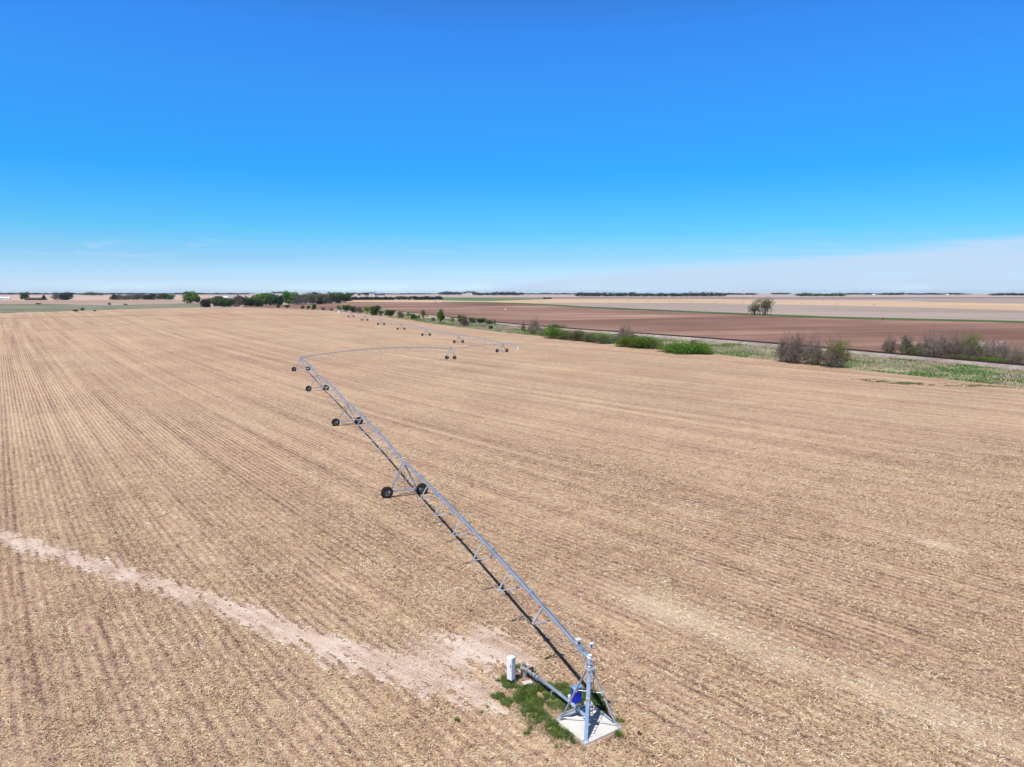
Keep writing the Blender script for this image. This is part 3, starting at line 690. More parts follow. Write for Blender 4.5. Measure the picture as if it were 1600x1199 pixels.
# joint mast over the bend at the fourth tower, and the corner arm with its steerable tower
bt = tops1[-1]; mb = MB()
mb.box(bt+Vector((0, 0, .32)), (.4, .4, .5)); mb.tube(bt+Vector((0, 0, -.9)), bt+Vector((0, 0, .7)), .1, n=8); mb.box(bt+Vector((.35, -.1, -.5)), (.12, .12, 1.3)); mb.box(bt+Vector((-.35, -.1, -.5)), (.12, .12, 1.3))
mb.box(bt+Vector((0, -.1, -1.1)), (.9, .14, .14)); mb.build('corner_joint', M['galv_dull'], root1)
cst = G(704.3, 561.5); zc = T1(*cst)
top5 = Vector((cst[0], cst[1], zc+3.95))-rl1
span_parts(bt+Vector((0, 0, .1)), top5, root1, nfr=9, crown=1.5, r=.11)
dd = (top5-bt); dd.z = 0; dd.normalize(); sang = math.atan2(dd.y, dd.x)
sf = MB()
for sx in (-1, 1):
    for sy in (-1, 1):
        sf.angle((sx*.25, sy*1.25, 1.0), (sx*.3, sy*.5, 3.9), .09, .02, (1, 0, 0))
    sf.tube((sx*.3, -.9, 2.3), (sx*.3, .9, 2.3), .04, n=6); sf.tube((sx*.3, -.5, 3.75), (sx*.3, .5, 3.75), .05, n=6)
    sf.box((0, sx*1.45, 1.2), (.3, .5, .25)); sf.tube((.0, sx*1.45, 1.2), (0.0, sx*1.45, .72), .09, n=8)
sf.box((0, 0, 1.0), (.16, 3.0, .2)); sf.tube((0, 0, 3.6), (0, 0, 4.3), .12, n=8); sf.box((0, 0, 2.9), (.4, .5, .9))
SFM = sf.me('steerable_tower', M['galv_dull'])
so = bpy.data.objects.new('drive_tower', SFM); link(so, root1); so.location = Vector((cst[0], cst[1], zc))-rl1; so.rotation_euler.z = R(12) + math.pi/2 - math.pi/2
so.rotation_euler.z = R(85); so['label'] = 'steerable end tower with white mast and two wheels'
for s_ in (-1, 1):
    wo = bpy.data.objects.new('wheel', WHEEL); link(wo, so); wo.location = (0, s_*1.45, .7); wo.rotation_euler.z = .25
mm = MB(); mm.tube((0, 0, 4.3), (0, 0, 5.9), .05, n=6); mm.tube((0, 0, 5.5), (0, 0, 6.3), .11, n=8, mi=1); mm.box((0.2, 0, 4.4), (.4, .4, .35), mi=2)
mm.build('mast', [M['galv'], M['white'], M['bluebin']], so)
# lower brace arm sweeping from the span down to the steerable tower
ar = MB(); p0 = bt*.32+top5*.68
ar.path([p0+Vector((0, 0, 1.2)), p0*.8+top5*.2+Vector((0, 0, -.1)), p0*.55+top5*.45+Vector((0, 0, -1.0)), top5+Vector((0, 0, -1.25))], .05, 6); ar.build('brace_arm', M['galv_dull'], root1)
endp = top5 + dd*25; endp.z = top5.z+.6
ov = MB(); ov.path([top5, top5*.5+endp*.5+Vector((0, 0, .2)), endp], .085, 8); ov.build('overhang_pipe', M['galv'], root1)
ob = MB()
for s_ in (-1, 1):
    sy = Vector((-dd.y, dd.x, 0))*s_*.4
    ob.tube(top5+Vector((0, 0, 1.8)), top5*.4+endp*.6+sy*0, .012, n=4)
    ob.tube(top5+Vector((0, 0, -.9))+sy, top5*.45+endp*.55+Vector((0, 0, .1)), .02, n=4)
ob.tube(top5, top5+Vector((0, 0, 1.9)), .05, n=6); ob.build('overhang_cable', M['galv_dull'], root1)

# ---- second machine
p_last = np.array([-4.2, 291.0]); st = np.array([-22.2, 50.3])
tw2 = []
for (px_, py_, Yg) in [(784.3, 549.5, 291), (717, 535.5, 340), (666, 525, 390), (626.5, 516, 441), (595.5, 507.5, 491), (570, 500.5, 541), (548, 495.5, 592)]:
    pass
XY = [(-4.2+st[0]*k, 291+st[1]*k) for k in range(8)]
tw2 = XY[:7][::-1]; P2 = XY[7]
root2, rl2, tops2, d02 = machine(P2, tw2, 'far centre pivot irrigator crossing the field beyond the bend, white post at its far end', 'centre pivot irrigation machines', first=False)
for k in range(1):
    mb = MB()
    for sx in (-1, 1):
        for sy in (-1, 1): mb.angle((sx*1.3, sy*1.3, 0), (sx*.15, sy*.15, 3.1), .12, .025, (1, 0, 0))
    mb.box((0, 0, 3.1), (.5, .5, .12)); mb.box((0, 0, 1.8), (1.2, 1.2, .08)); mb.build('pivot_frame', M['galv_dull'], root2)
    mb = MB(); mb.tube((0, 0, 0), (0, 0, 3.6), .11, n=10); mb.path([(0, 0, 3.3), (0, 0, 3.6), d02*.3+Vector((0, 0, 3.98)), d02*.6+Vector((0, 0, 3.96))], .11, 10); mb.build('riser_pipe', M['galv'], root2)
    mb = MB(); mb.box((-.5, -1.0, 2.2), (1.1, .6, 3.0)); mb.box((-.5, -1.0, 3.75), (1.2, .7, .08)); mb.build('control_panel', M['white'], root2)
a_ = tops2[-1]; dd2 = (tops2[-1]-tops2[-2]); dd2.z = 0; dd2.normalize(); e_ = a_+dd2*17.5; e_.z += .1
span_parts(a_, e_, root2, nfr=3, crown=.15, r=.08, depth=.7, half=.4)
mb = MB(); mb.tube(a_, a_+Vector((0, 0, 1.6)), .05, n=6); mb.tube(a_+Vector((0, 0, 1.6)), e_*.8+a_*.2, .02, n=4); mb.tube(a_+Vector((0, 0, 1.6)), a_-dd2*6+Vector((0, 0, .2)), .02, n=4); mb.tube(e_, e_+Vector((0, 0, .9)), .07, n=6); mb.tube(e_+Vector((0, 0, .9)), e_+Vector((.7, -.3, 1.3)), .06, n=6); mb.build('end_gun', M['galv_dull'], root2)
mb = MB(); pz = e_-dd2*1.2; mb.tube(pz+Vector((0, 0, -1.7)), pz+Vector((0, 0, -.2)), .22, .16, n=10); mb.tube(pz+Vector((0, 0, -.2)), pz+Vector((0, 0, .1)), .06, n=8); mb.build('booster_pump', M['white'], root2)

# ------------------------------------------------------------------ things beside the near pivot
cx, cy = G(798.5, 1068); cz = T1(cx, cy); crz = R(-38)
cab = empty('electrical_cabinet', (cx, cy, cz), crz, label='tall white electrical cabinet on short posts beside the green grass patch', cat='electrical cabinet')
mb = MB(); mb.box((0, 0, 1.05), (.40, .34, 1.5)); mb.box((0, 0, 1.815), (.44, .40, .03))
bo = mb.build('body', M['white'], cab); bvm = bo.modifiers.new('b', 'BEVEL'); bvm.width = .012
mb = MB(); mb.box((0, -.183, 1.05), (.37, .025, 1.42)); do = mb.build('door', M['white'], cab)
mb = MB(); mb.box((.13, -.21, 1.3), (.035, .03, .2)); mb.box((.13, -.205, 1.0), (.025, .02, .06)); mb.build('handle', M['dark'], do)
for sx in (-.21, .18):
    mb = MB(); mb.angle((sx, .185, -.3), (sx, .185, 1.9), .06, .015, (0, 1, 0)); mb.build('post', M['galv_dull'], cab)
mb = MB(); mb.tube((0, 0, -.2), (0, 0, .32), .045, n=8); mb.build('conduit', M['dark'], cab)

# supply pipe from the well head to the pivot riser
A0 = np.array(G(839, 1072)); A1 = np.array(PIV); dv = A1-A0; Lp = float(np.hypot(*dv)); dvn = dv/Lp; pr = math.atan2(dv[1], dv[0])
sp = empty('supply_pipe', (*A0, T1(*A0)), pr, label='galvanized water pipe crossing the green grass from the well to the pivot tower', cat='pipe')
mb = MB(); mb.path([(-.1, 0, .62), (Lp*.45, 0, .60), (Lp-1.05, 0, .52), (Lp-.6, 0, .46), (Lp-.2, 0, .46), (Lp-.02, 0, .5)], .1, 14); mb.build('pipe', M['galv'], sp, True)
for x_ in (.05, Lp-1.35):
    mb = MB(); mb.tube((x_, 0, .6 if x_ < 1 else .53), (x_+.07, 0, .6 if x_ < 1 else .53), .17, n=16); mb.build('flange', M['galv_dull'], sp)
mb = MB(); mb.tube((Lp-1.75, 0, .58), (Lp-1.75, 0, .86), .05, n=8); mb.tube((Lp-1.75, 0, .84), (Lp-1.75, 0, .98), .085, n=10); mb.build('air_valve', M['white'], sp)
for x_ in (Lp*.3, Lp*.72):
    mb = MB(); mb.tube((x_, 0, -.1), (x_, 0, .52), .04, n=8); mb.box((x_, 0, .0), (.3, .3, .06)); mb.build('support', M['galv_dull'], sp)
well = empty('well_head', (*A0, T1(*A0)), pr, label='well head of valves and meters between the white cabinet and the long pipe', cat='well head')
mb = MB(); mb.tube((-.95, 0, .62), (-.1, 0, .62), .12, n=14); mb.tube((-.9, 0, .62), (-.98, 0, .62), .19, n=14); mb.tube((-.18, 0, .62), (-.1, 0, .62), .19, n=14); mb.tube((-.55, 0, .62), (-.48, 0, .62), .19, n=14)
mb.path([(-.95, 0, .62), (-1.15, 0, .60), (-1.28, 0, .48), (-1.3, 0, .2), (-1.3, 0, -.2)], .12, 12); mb.build('discharge_pipe', M['brass'], well)
mb = MB(); mb.tube((-1.45, .02, .0), (-1.45, .02, .55), .2, n=14); mb.tube((-1.45, .02, .55), (-1.45, .02, .6), .27, n=14); mb.tube((-1.45, .02, .6), (-1.45, .02, .85), .12, n=12); mb.tube((-1.45, .02, .85), (-1.45, .02, .9), .16, n=12); mb.build('well_casing', M['brass'], well)
mb = MB(); mb.tube((-.5, 0, .7), (-.5, 0, .95), .07, n=10); mb.tube((-.5, 0, .95), (-.5, 0, 1.0), .12, n=12); mb.tube((-.2, .0, .7), (-.2, 0, .92), .035, n=8); mb.tube((-.75, 0, .7), (-.75, 0, .88), .05, n=8); mb.build('valve', M['dark'], well)
mb = MB()
for k in range(12):
    t0, t1_ = 2*math.pi*k/12, 2*math.pi*(k+1)/12; c_ = Vector((-.2, 0, .95)); mb.tube(c_+Vector((math.cos(t0)*.1, math.sin(t0)*.1, 0)), c_+Vector((math.cos(t1_)*.1, math.sin(t1_)*.1, 0)), .012, n=5)
mb.tube((-.3, 0, .95), (-.1, 0, .95), .01, n=5); mb.tube((-.2, -.1, .95), (-.2, .1, .95), .01, n=5); mb.build('hand_wheel', M['rust'], well)
mb = MB(); mb.path([(-1.5, .1, .55), (-1.75, .25, .45), (-2.0, .25, .15), (-2.1, .2, -.05)], .04, 8); mb.path([(-1.4, -.1, .5), (-1.3, -.35, .3), (-1.6, -.5, .02), (-2.0, -.3, .02)], .03, 8); mb.build('cable', M['dark'], well)
bx_, by_ = G(824, 1069.5)
mb = MB(); mb.box((0, 0, .04), (.62, .36, .26)); o = mb.build('concrete_block', M['concrete']); o.location = (bx_, by_, T1(bx_, by_)); o.rotation_euler.z = R(22)
bvm = o.modifiers.new('b', 'BEVEL'); bvm.width = .02; tag(o, 'low pale concrete block on the ground under the well head', 'concrete block')

# ------------------------------------------------------------------ grass patch (uncountable)
def in_poly(x, y, P):
    c = np.zeros(x.shape, bool); j = len(P)-1
    for i in range(len(P)):
        xi, yi = P[i]; xj, yj = P[j]
        c ^= ((yi > y) != (yj > y)) & (x < (xj-xi)*(y-yi)/(yj-yi+1e-12)+xi); j = i
    return c
def blades(X, Y, h0, h1, wd, seed, tone_lo=0, tone_hi=1, lean=.5):
    r_ = np.random.default_rng(seed); n = len(X); hh = r_.uniform(h0, h1, n); th = r_.uniform(0, 2*math.pi, n); lx = r_.normal(0, lean, n)*hh; ly = r_.normal(0, lean, n)*hh
    w_ = r_.uniform(.6, 1.3, n)*wd; z = T(X, Y)-.01; sx, sy = np.cos(th)*w_/2, np.sin(th)*w_/2
    b0 = np.stack([X-sx, Y-sy, z], -1); b1 = np.stack([X+sx, Y+sy, z], -1); m0 = np.stack([X-sx*.8+lx*.4, Y-sy*.8+ly*.4, z+hh*.6], -1); m1 = np.stack([X+sx*.8+lx*.4, Y+sy*.8+ly*.4, z+hh*.6], -1)
    tp = np.stack([X+lx+sx*.15, Y+ly+sy*.15, z+hh], -1); tq = np.stack([X+lx-sx*.15, Y+ly-sy*.15, z+hh], -1)
    V = np.stack([b0, b1, m1, m0, tp, tq], 1).reshape(-1, 3); i = np.arange(n)[:, None]*6
    Fc = np.concatenate([i+np.array([[0, 1, 2, 3]]), i+np.array([[3, 2, 4, 5]])]); tn = r_.uniform(tone_lo, tone_hi, n)
    return V, Fc, np.concatenate([tn, tn])
GP = [[(800, 1093), (806, 1082), (814, 1074), (829, 1072), (845, 1071), (868, 1072), (886, 1078), (900, 1080), (918, 1076), (930, 1082), (946, 1100), (950, 1112), (944, 1118), (915, 1108), (893, 1118), (880, 1112), (872, 1106), (866, 1112), (858, 1107), (854, 1100), (846, 1106), (858, 1120), (858, 1130), (851, 1136), (842, 1131), (830, 1132), (824, 1122), (816, 1112), (812, 1102)],
      [(838, 1126), (856, 1124), (868, 1130), (882, 1140), (896, 1152), (898, 1160), (884, 1159), (868, 1152), (856, 1145), (848, 1138)]]
tuft = [(790, 1062, .38), (793, 1069, .32), (800, 1072, .34), (805, 1074, .25), (806, 1046, .2), (811, 1044, .2), (780, 1089, .28), (772, 1090, .16), (788, 1096, .25), (796, 1100, .2), (968, 1151, .30), (963, 1153, .25), (871, 1168, .12), (823, 1148, .12), (830, 1143, .16), (713, 1126, .12), (752, 1114, .09), (763, 1103, .1), (968, 1129, .15), (778, 1063, .12), (817, 1115, .15), (872, 1073, .2), (882, 1071, .16), (858, 1068, .16)]
r_ = np.random.default_rng(11); BX, BY = [], []
X = r_.uniform(-4, 9, 420000); Y = r_.uniform(34, 45, 420000)
ins = np.zeros(len(X), bool)
wx = X + .35*(smooth_noise(X, Y, .5, 31)-.5) + .15*(smooth_noise(X, Y, .17, 35)-.5); wy = Y + .5*(smooth_noise(X, Y, .5, 32)-.5) + .2*(smooth_noise(X, Y, .17, 36)-.5)
for P_ in GP: ins |= in_poly(wx, wy, [G(*p) for p in P_])
dn = smooth_noise(X, Y, .45, 33)*.6+smooth_noise(X, Y, .18, 34)*.5; ins &= dn > .36
for (a_, b_, s_) in tuft:
    tx, ty = G(a_, b_); ins |= np.hypot(wx-tx, wy-ty)*(1+.8*smooth_noise(X, Y, .15, 37)) < s_*1.3
ux = (X-PIV[0])*pa[0]+(Y-PIV[1])*pa[1]; uy = -(X-PIV[0])*pa[1]+(Y-PIV[1])*pa[0]; ins &= ~((abs(ux) < PAD/2+.02) & (abs(uy) < PAD/2+.02))
X, Y = X[ins], Y[ins]
V, Fc, tn = blades(X, Y, .06, .24, .022, 5)
tn = np.clip(tn*.7+.7*(smooth_noise(np.tile(X, 2), np.tile(Y, 2), .35, 39)-.35), 0, 1)
o = bpy.data.objects.new('grass', mesh('grass', V, Fc, [M['grass']], attr=tn)); link(o)
tag(o, 'fresh green grass patch around the pipe and concrete pad', 'grass', kind='stuff')
# dry stems thinning out around the green patch
r_ = np.random.default_rng(23); Xd = r_.uniform(-3, 8.5, 90000); Yd = r_.uniform(34, 44.5, 90000); dd_ = np.zeros(len(Xd))
for P_ in GP:
    pc_ = np.array([G(*p) for p in P_])
    for q_ in pc_: dd_ = np.maximum(dd_, np.exp(-((Xd-q_[0])**2+(Yd-q_[1])**2)/.16))
for (a_, b_, s_) in tuft:
    tx, ty = G(a_, b_); dd_ = np.maximum(dd_, .6*np.exp(-((Xd-tx)**2+(Yd-ty)**2)/(s_*1.6)**2))
ux = (Xd-PIV[0])*pa[0]+(Yd-PIV[1])*pa[1]; uy = -(Xd-PIV[0])*pa[1]+(Yd-PIV[1])*pa[0]
kp = (r_.random(len(Xd)) < dd_*.55) & ~((abs(ux) < PAD/2+.05) & (abs(uy) < PAD/2+.05))
gsel = kp & (r_.random(len(Xd)) < .35)
for nm, sel, mt, lab in (('dry_grass', kp & ~gsel, 'grass_dry', 'dry pale stems mixed into the green patch by the pivot tower'), ('young_grass', gsel, 'grass_verge', 'thin young grass fringing the green patch by the pivot tower')):
    V, Fc, tn = blades(Xd[sel], Yd[sel], .08, .27, .02, 29)
    o = bpy.data.objects.new(nm, mesh(nm, V, Fc, [M[mt]], attr=tn)); link(o); tag(o, lab, 'grass', kind='stuff')
# sparse weeds near the field edge at right
r_ = np.random.default_rng(17); n = 5200
u_ = r_.random(n); cx_ = np.interp(u_, [0, .3, .6, 1], [G(1352, 594)[0], G(1400, 599)[0], G(1460, 601)[0], G(1590, 606)[0]]); cy_ = np.interp(u_, [0, .3, .6, 1], [G(1352, 594)[1], G(1400, 599)[1], G(1460, 601)[1], G(1590, 606)[1]])
Xw = cx_+r_.normal(0, 2.2, n); Yw = cy_+r_.normal(0, 1.6, n); kp = smooth_noise(Xw, Yw, 1.6, 44) > .5; V, Fc, tn = blades(Xw[kp], Yw[kp], .08, .28, .16, 19)
o = bpy.data.objects.new('weeds', mesh('weeds', V, Fc, [M['leaf_sage']], attr=tn)); link(o); tag(o, 'sparse green weeds along the stubble field edge at right', 'weeds', kind='stuff')
# dark clod
mb = MB(); bmx, bmy = G(997, 1147)
for k in range(7):
    mb.box((random.uniform(-.13, .13), random.uniform(-.1, .1), random.uniform(0, .1)), (random.uniform(.1, .2),)*3, Matrix.Rotation(random.random()*3, 3, (random.random(), random.random(), 1)))
o = mb.build('soil_clod', plain('dark_soil', (.05, .035, .03), .95)); o.location = (bmx, bmy, T1(bmx, bmy)); tag(o, 'dark clod of soil lying right of the concrete pad', 'clod')
o.modifiers.new('s', 'SUBSURF').levels = 1

# rough grass tufts on the verge
r_ = np.random.default_rng(13); n = 110000
Yv = 150 + 480*r_.random(n)**1.3; f = r_.random(n); Xv = edge_line(Yv)*(1-f) + (railx(Yv)-7)*f
kp = smooth_noise(Xv, Yv, 9, 41)*.6+smooth_noise(Xv, Yv, 3, 42)*.5 > r_.uniform(.3, .7, n); Xv, Yv, f = Xv[kp], Yv[kp], f[kp]
gr = (smooth_noise(Xv, Yv, 14, 43) + .25*(1-f) > .62)
for nm, sel, mt, lab in (('verge_grass', gr, 'grass_verge', 'green rough grass growing in patches on the railway verge'), ('dry_grass', ~gr, 'grass_dry', 'pale dry grass standing in patches on the railway verge')):
    V, Fc, tn = blades(Xv[sel], Yv[sel], .2, .75, .24, 6)
    o = bpy.data.objects.new(nm, mesh(nm, V, Fc, [M[mt]], attr=tn)); link(o); tag(o, lab, 'grass', kind='stuff')

# ------------------------------------------------------------------ plants
def crown_mesh(name, mat, seed, n=1500, ls=.05, lobes=7, shape='round', base=.12, holes=.25):
    """unit crown: width 1 (x,y in -.5...5), height 0..1"""
    r_ = np.random.default_rng(seed); C = []
    for k in range(lobes):
        a_ = r_.uniform(0, 2*math.pi); rad = r_.uniform(.05, .26) if shape != 'cone' else r_.uniform(0, .1)
        if shape == 'mound': cz_, rz_ = r_.uniform(.22, .55), r_.uniform(.3, .45); rad = r_.uniform(0, .33); rx_ = r_.uniform(.15, .26)
        elif shape == 'low': cz_, rz_ = r_.uniform(.05, .22), r_.uniform(.08, .14); rad = r_.uniform(0, .36); rx_ = r_.uniform(.1, .2)
        elif shape == 'cone': cz_ = k/lobes*.85+.1; rx_ = (1-cz_)*.5+.05; rz_ = .16
        elif shape == 'tall': cz_, rz_, rx_ = r_.uniform(.2, .8), r_.uniform(.16, .25), r_.uniform(.16, .26)
        elif shape == 'open': cz_, rz_, rx_ = r_.uniform(.42, .78), r_.uniform(.15, .22), r_.uniform(.15, .24)
        else: cz_, rz_, rx_ = r_.uniform(.2, .76), r_.uniform(.18, .27), r_.uniform(.2, .3)
        C.append((rad*math.cos(a_), rad*math.sin(a_), cz_, rx_, rz_))
    C = np.array(C); k = r_.integers(0, lobes, n); d = r_.normal(size=(n, 3)); d /= np.linalg.norm(d, axis=1)[:, None]
    rad = r_.random(n)**.33*r_.uniform(.85, 1.18, n)
    P = np.stack([C[k, 0]+d[:, 0]*C[k, 3]*rad, C[k, 1]+d[:, 1]*C[k, 3]*rad, C[k, 2]+d[:, 2]*C[k, 4]*rad], -1)
    hz = smooth_noise(P[:, 0]*1+5, P[:, 2]+P[:, 1]+5, .11, seed+5); P = P[(hz > holes) & (P[:, 2] > .015)]; n = len(P)
    P[:, 2] *= (.4 if shape == 'low' else 1)/np.percentile(P[:, 2], 98.5); P[:, :2] -= P[:, :2].mean(0); P[:, :2] *= .5/np.percentile(abs(P[:, :2]), 97)
    a_ = r_.normal(size=(n, 3)); a_ /= np.linalg.norm(a_, axis=1)[:, None]; b_ = np.cross(a_, r_.normal(size=(n, 3))); b_ /= np.linalg.norm(b_, axis=1)[:, None]
    s1 = (ls*r_.uniform(.5, 1.3, n))[:, None]/2; V = np.stack([P-a_*s1-b_*s1*.6, P+a_*s1-b_*s1*.6, P+a_*s1+b_*s1*.6, P-a_*s1+b_*s1*.6], 1).reshape(-1, 3)
    tone = np.clip(r_.random(n)*.7 + .5*(smooth_noise(P[:, 0]+9, P[:, 2]+P[:, 1]+9, .16, seed)-.3), 0, 1)
    return mesh(name, V, np.arange(n*4).reshape(-1, 4), [mat], attr=tone)
def trunk_mesh(name, seed, h=.5, r=.03, limbs=5):
    rd = random.Random(seed); mb = MB()
    mb.path([(0, 0, -.05), (rd.uniform(-.02, .02), 0, h*.5), (rd.uniform(-.03, .03), rd.uniform(-.03, .03), h)], [r*1.3, r, r*.6], 6)
    for k in range(limbs):
        a_ = rd.uniform(0, 6.28); z = rd.uniform(h*.4, h); e = rd.uniform(.15, .33); mb.path([(0, 0, z), (math.cos(a_)*e*.5, math.sin(a_)*e*.5, z+.12), (math.cos(a_)*e, math.sin(a_)*e, z+.3)], [r*.6, r*.4, r*.12], 5)
    return mb.me(name, M['bark'])
def twigs_mesh(name, mat, seed, stems=26, sub=9, spread=.42, thick=.006, up=1.0):
    r_ = random.Random(seed); V = []; Fc = []; tone = []
    def seg(p, q_, r0, r1):
        d = (q_-p).normalized(); a_ = d.orthogonal().normalized(); b_ = d.cross(a_); o_ = len(V); t_ = r_.random()
        for c, rr_ in ((p, r0), (q_, r1)):
            for k in range(3): V.append(c+a_*(rr_*math.cos(k*2.094))+b_*(rr_*math.sin(k*2.094)))
        for k in range(3): Fc.append((o_+k, o_+(k+1) % 3, o_+3+(k+1) % 3, o_+3+k)); tone.append(t_)
    def branch(p, d, L, r0, lev):
        q_ = p+d*L; seg(p, q_, r0, r0*.6)
        if lev <= 0: return
        for k in range(3 if lev > 1 else 4):
            nd = (d+Vector((r_.gauss(0, .6), r_.gauss(0, .6), r_.gauss(.02, .32)))).normalized()
            branch(p+d*L*r_.uniform(.45, 1), nd, L*r_.uniform(.5, .85), r0*.62, lev-1)
    for s_ in range(stems):
        a_ = r_.uniform(0, 6.28); e = r_.random()**.5*spread; b0 = Vector((math.cos(a_)*e*.6, math.sin(a_)*e*.6, -.02))
        d = Vector((math.cos(a_)*e*1.1, math.sin(a_)*e*1.1, up)).normalized(); branch(b0, d, r_.uniform(.28, .42)*(1-.35*e/spread), thick, 3)
    V = np.array([tuple(v) for v in V]); V[:, 2] = np.clip(V[:, 2], -.05, None); V[:, 2] /= np.percentile(V[:, 2], 97); V[:, :2] *= .5/np.percentile(abs(V[:, :2]), 93)
    rr_ = np.hypot(V[:, 0], V[:, 1]); V[:, 2] *= .42+.58*np.sqrt(np.clip(1-(rr_/.56)**2, 0, 1))
    return mesh(name, V, np.array(Fc), [mat], attr=tone)
KIND = {}
def kind(k, crowns, trunk=True, look='', nm='tree', cat='tree', base_z=0): KIND[k] = dict(crowns=crowns, trunk=trunk, look=look, nm=nm, cat=cat)
TR = [trunk_mesh('trunk', s_) for s_ in range(3)]
kind('bright', [[crown_mesh('crown', M['leaf_bright'], 100+i, 2800, .085, 9)] for i in range(3)], look='bright green leafy', nm='leafy_tree')
kind('mid', [[crown_mesh('crown', M['leaf_mid'], 110+i, 2800, .085, 9)] for i in range(3)], look='mid green leafy', nm='leafy_tree')
kind('lime', [[crown_mesh('crown', M['leaf_lime'], 120+i, 1900, .06, 8, 'tall')] for i in range(3)], look='yellow green budding', nm='budding_tree')
kind('olive', [[crown_mesh('crown', M['leaf_olive'], 130+i, 2800, .085, 9)] for i in range(3)], look='olive green', nm='olive_green_tree')
kind('dark', [[crown_mesh('crown', M['leaf_dark'], 140+i, 2800, .085, 8, 'mound')] for i in range(3)], look='dark evergreen', nm='evergreen_tree')
kind('cone', [[crown_mesh('crown', M['leaf_dark'], 150+i, 2800, .085, 8, 'cone', holes=.1)] for i in range(2)], look='small pointed dark evergreen', nm='evergreen_tree')
TWG = [twigs_mesh('branches', M['twig_grey'], 200+i, 16, spread=.35, thick=.012) for i in range(2)]
kind('open', [[crown_mesh('crown', M['leaf_sage'], 125+i, 1900, .045, 11, 'open', holes=.35), TWG[0]] for i in range(2)], look='olive green spreading', nm='spreading_tree')
kind('grey', [[TWG[i % 2], crown_mesh('buds', M['leaf_greybud'], 160+i, 1900, .06, 9)] for i in range(3)], trunk=False, look='grey half bare', nm='half_bare_tree')
kind('greyopen', [[TWG[0], crown_mesh('buds', M['leaf_sage'], 168, 2000, .042, 10, 'open', holes=.35)]], look='half bare grey green', nm='half_bare_tree')
TWB = [twigs_mesh('branches', M['twig'], 210+i, 62, spread=.42, thick=.0075) for i in range(4)]
kind('bare', [[TWB[i_], crown_mesh('undergrowth', M['leaf_olive'], 300+i_, 700, .03, 9, 'low', holes=.3)] for i_ in range(4)], trunk=False, look='leafless brown', nm='bare_shrub', cat='shrub')
TWP = [twigs_mesh('branches', M['twig_purple'], 220+i, 40, spread=.42, thick=.013) for i in range(2)]
kind('purple', [[b_] for b_ in TWP], trunk=False, look='purple brown leafless', nm='bare_shrub', cat='shrub')
kind('budbare', [[TWB[i], crown_mesh('buds', M['leaf_lime'], 170+i, 4200, .026, 9, 'open', holes=.3)] for i in range(3)], trunk=False, look='yellow green budding', nm='budding_shrub', cat='shrub')
kind('blossom', [[TWB[3-i], crown_mesh('blossom', M['blossom'], 180+i, 3600, .03, 7, 'open', holes=.45)] for i in range(2)], trunk=False, look='white blossoming', nm='blossoming_shrub', cat='shrub')
kind('mound', [[crown_mesh('foliage', M['leaf_mound'], 190+i, 9000, .032, 18, 'mound', holes=.1)] for i in range(3)], trunk=False, look='bright green rounded', nm='green_shrub', cat='shrub')
kind('moundo', [[crown_mesh('foliage', M['leaf_moundo'], 195+i, 7000, .034, 16, 'mound', holes=.12)] for i in range(3)], trunk=False, look='olive green rounded', nm='green_shrub', cat='shrub')
kind('far', [[crown_mesh('crown', M['leaf_far'], 240+i, 420, .11, 7, 'mound', holes=.05)] for i in range(4)], trunk=False, look='distant dark', nm='distant_tree')
kind('fargreen', [[crown_mesh('crown', M['leaf_mid'], 250+i, 420, .11, 7, 'mound', holes=.05)] for i in range(3)], trunk=False, look='distant green', nm='distant_tree')
ORD = ['first','second','third','fourth','fifth','sixth','seventh','eighth','ninth','tenth','eleventh','twelfth','thirteenth','fourteenth','fifteenth','sixteenth','seventeenth','eighteenth','nineteenth','twentieth','twenty-first','twenty-second','twenty-third','twenty-fourth','twenty-fifth','twenty-sixth','twenty-seventh','twenty-eighth','twenty-ninth','thirtieth']
_pc = 0
def plant(k, px, py, w_, h_, label=None, group=None, dist=None):
    """base at photograph pixel (px,py) on the terrain, w_ x h_ in photograph pixels turned into metres there"""
    global _pc; _pc += 1; K = KIND[k]; X, Y = G(px, py) if dist is None else ((px-800)/F*dist, dist)
    z = T1(X, Y); dep = Y*math.cos(PITCH)+(H-z)*math.sin(PITCH); s_ = dep/F
    wm, hm = w_*s_, h_*s_*1.02
    parts = K['crowns'][_pc % len(K['crowns'])]; rz = random.uniform(0, 6.28)
    if len(parts) == 1 and not K['trunk']:
        o = bpy.data.objects.new(K['nm'], parts[0]); link(o); o.location = (X, Y, z-.1-hm*.01); o.rotation_euler.z = rz; o.scale = (wm, wm, hm); root = o
    else:
        root = empty(K['nm'], (X, Y, z-.05)); 
        for me_ in parts + ([TR[_pc % 3]] if K['trunk'] else []):
            c = bpy.data.objects.new(me_.name.split('.')[0], me_); link(c, root); c.rotation_euler.z = rz; c.scale = (wm, wm, hm)
    tag(root, label, K['cat'], group); return root
def row(items, place, group):
    """items: (kind, px, py, w, h); labels count each look from the left"""
    items = sorted(items, key=lambda i_: i_[1]); cnt = {}; tot = {}
    for it in items: tot[it[0]] = tot.get(it[0], 0)+1
    for it in items:
        k = it[0]; cnt[k] = cnt.get(k, 0)+1; K = KIND[k]
        what = K['cat'] if k != 'budbare' else 'top'
        lab = (f"{ORD[cnt[k]-1]} " if tot[k] > 1 else '') + f"{K['look']} {K['cat']}" + (' from the left' if tot[k] > 1 else '') + f" {place}"
        plant(*it, label=lab, group=group)
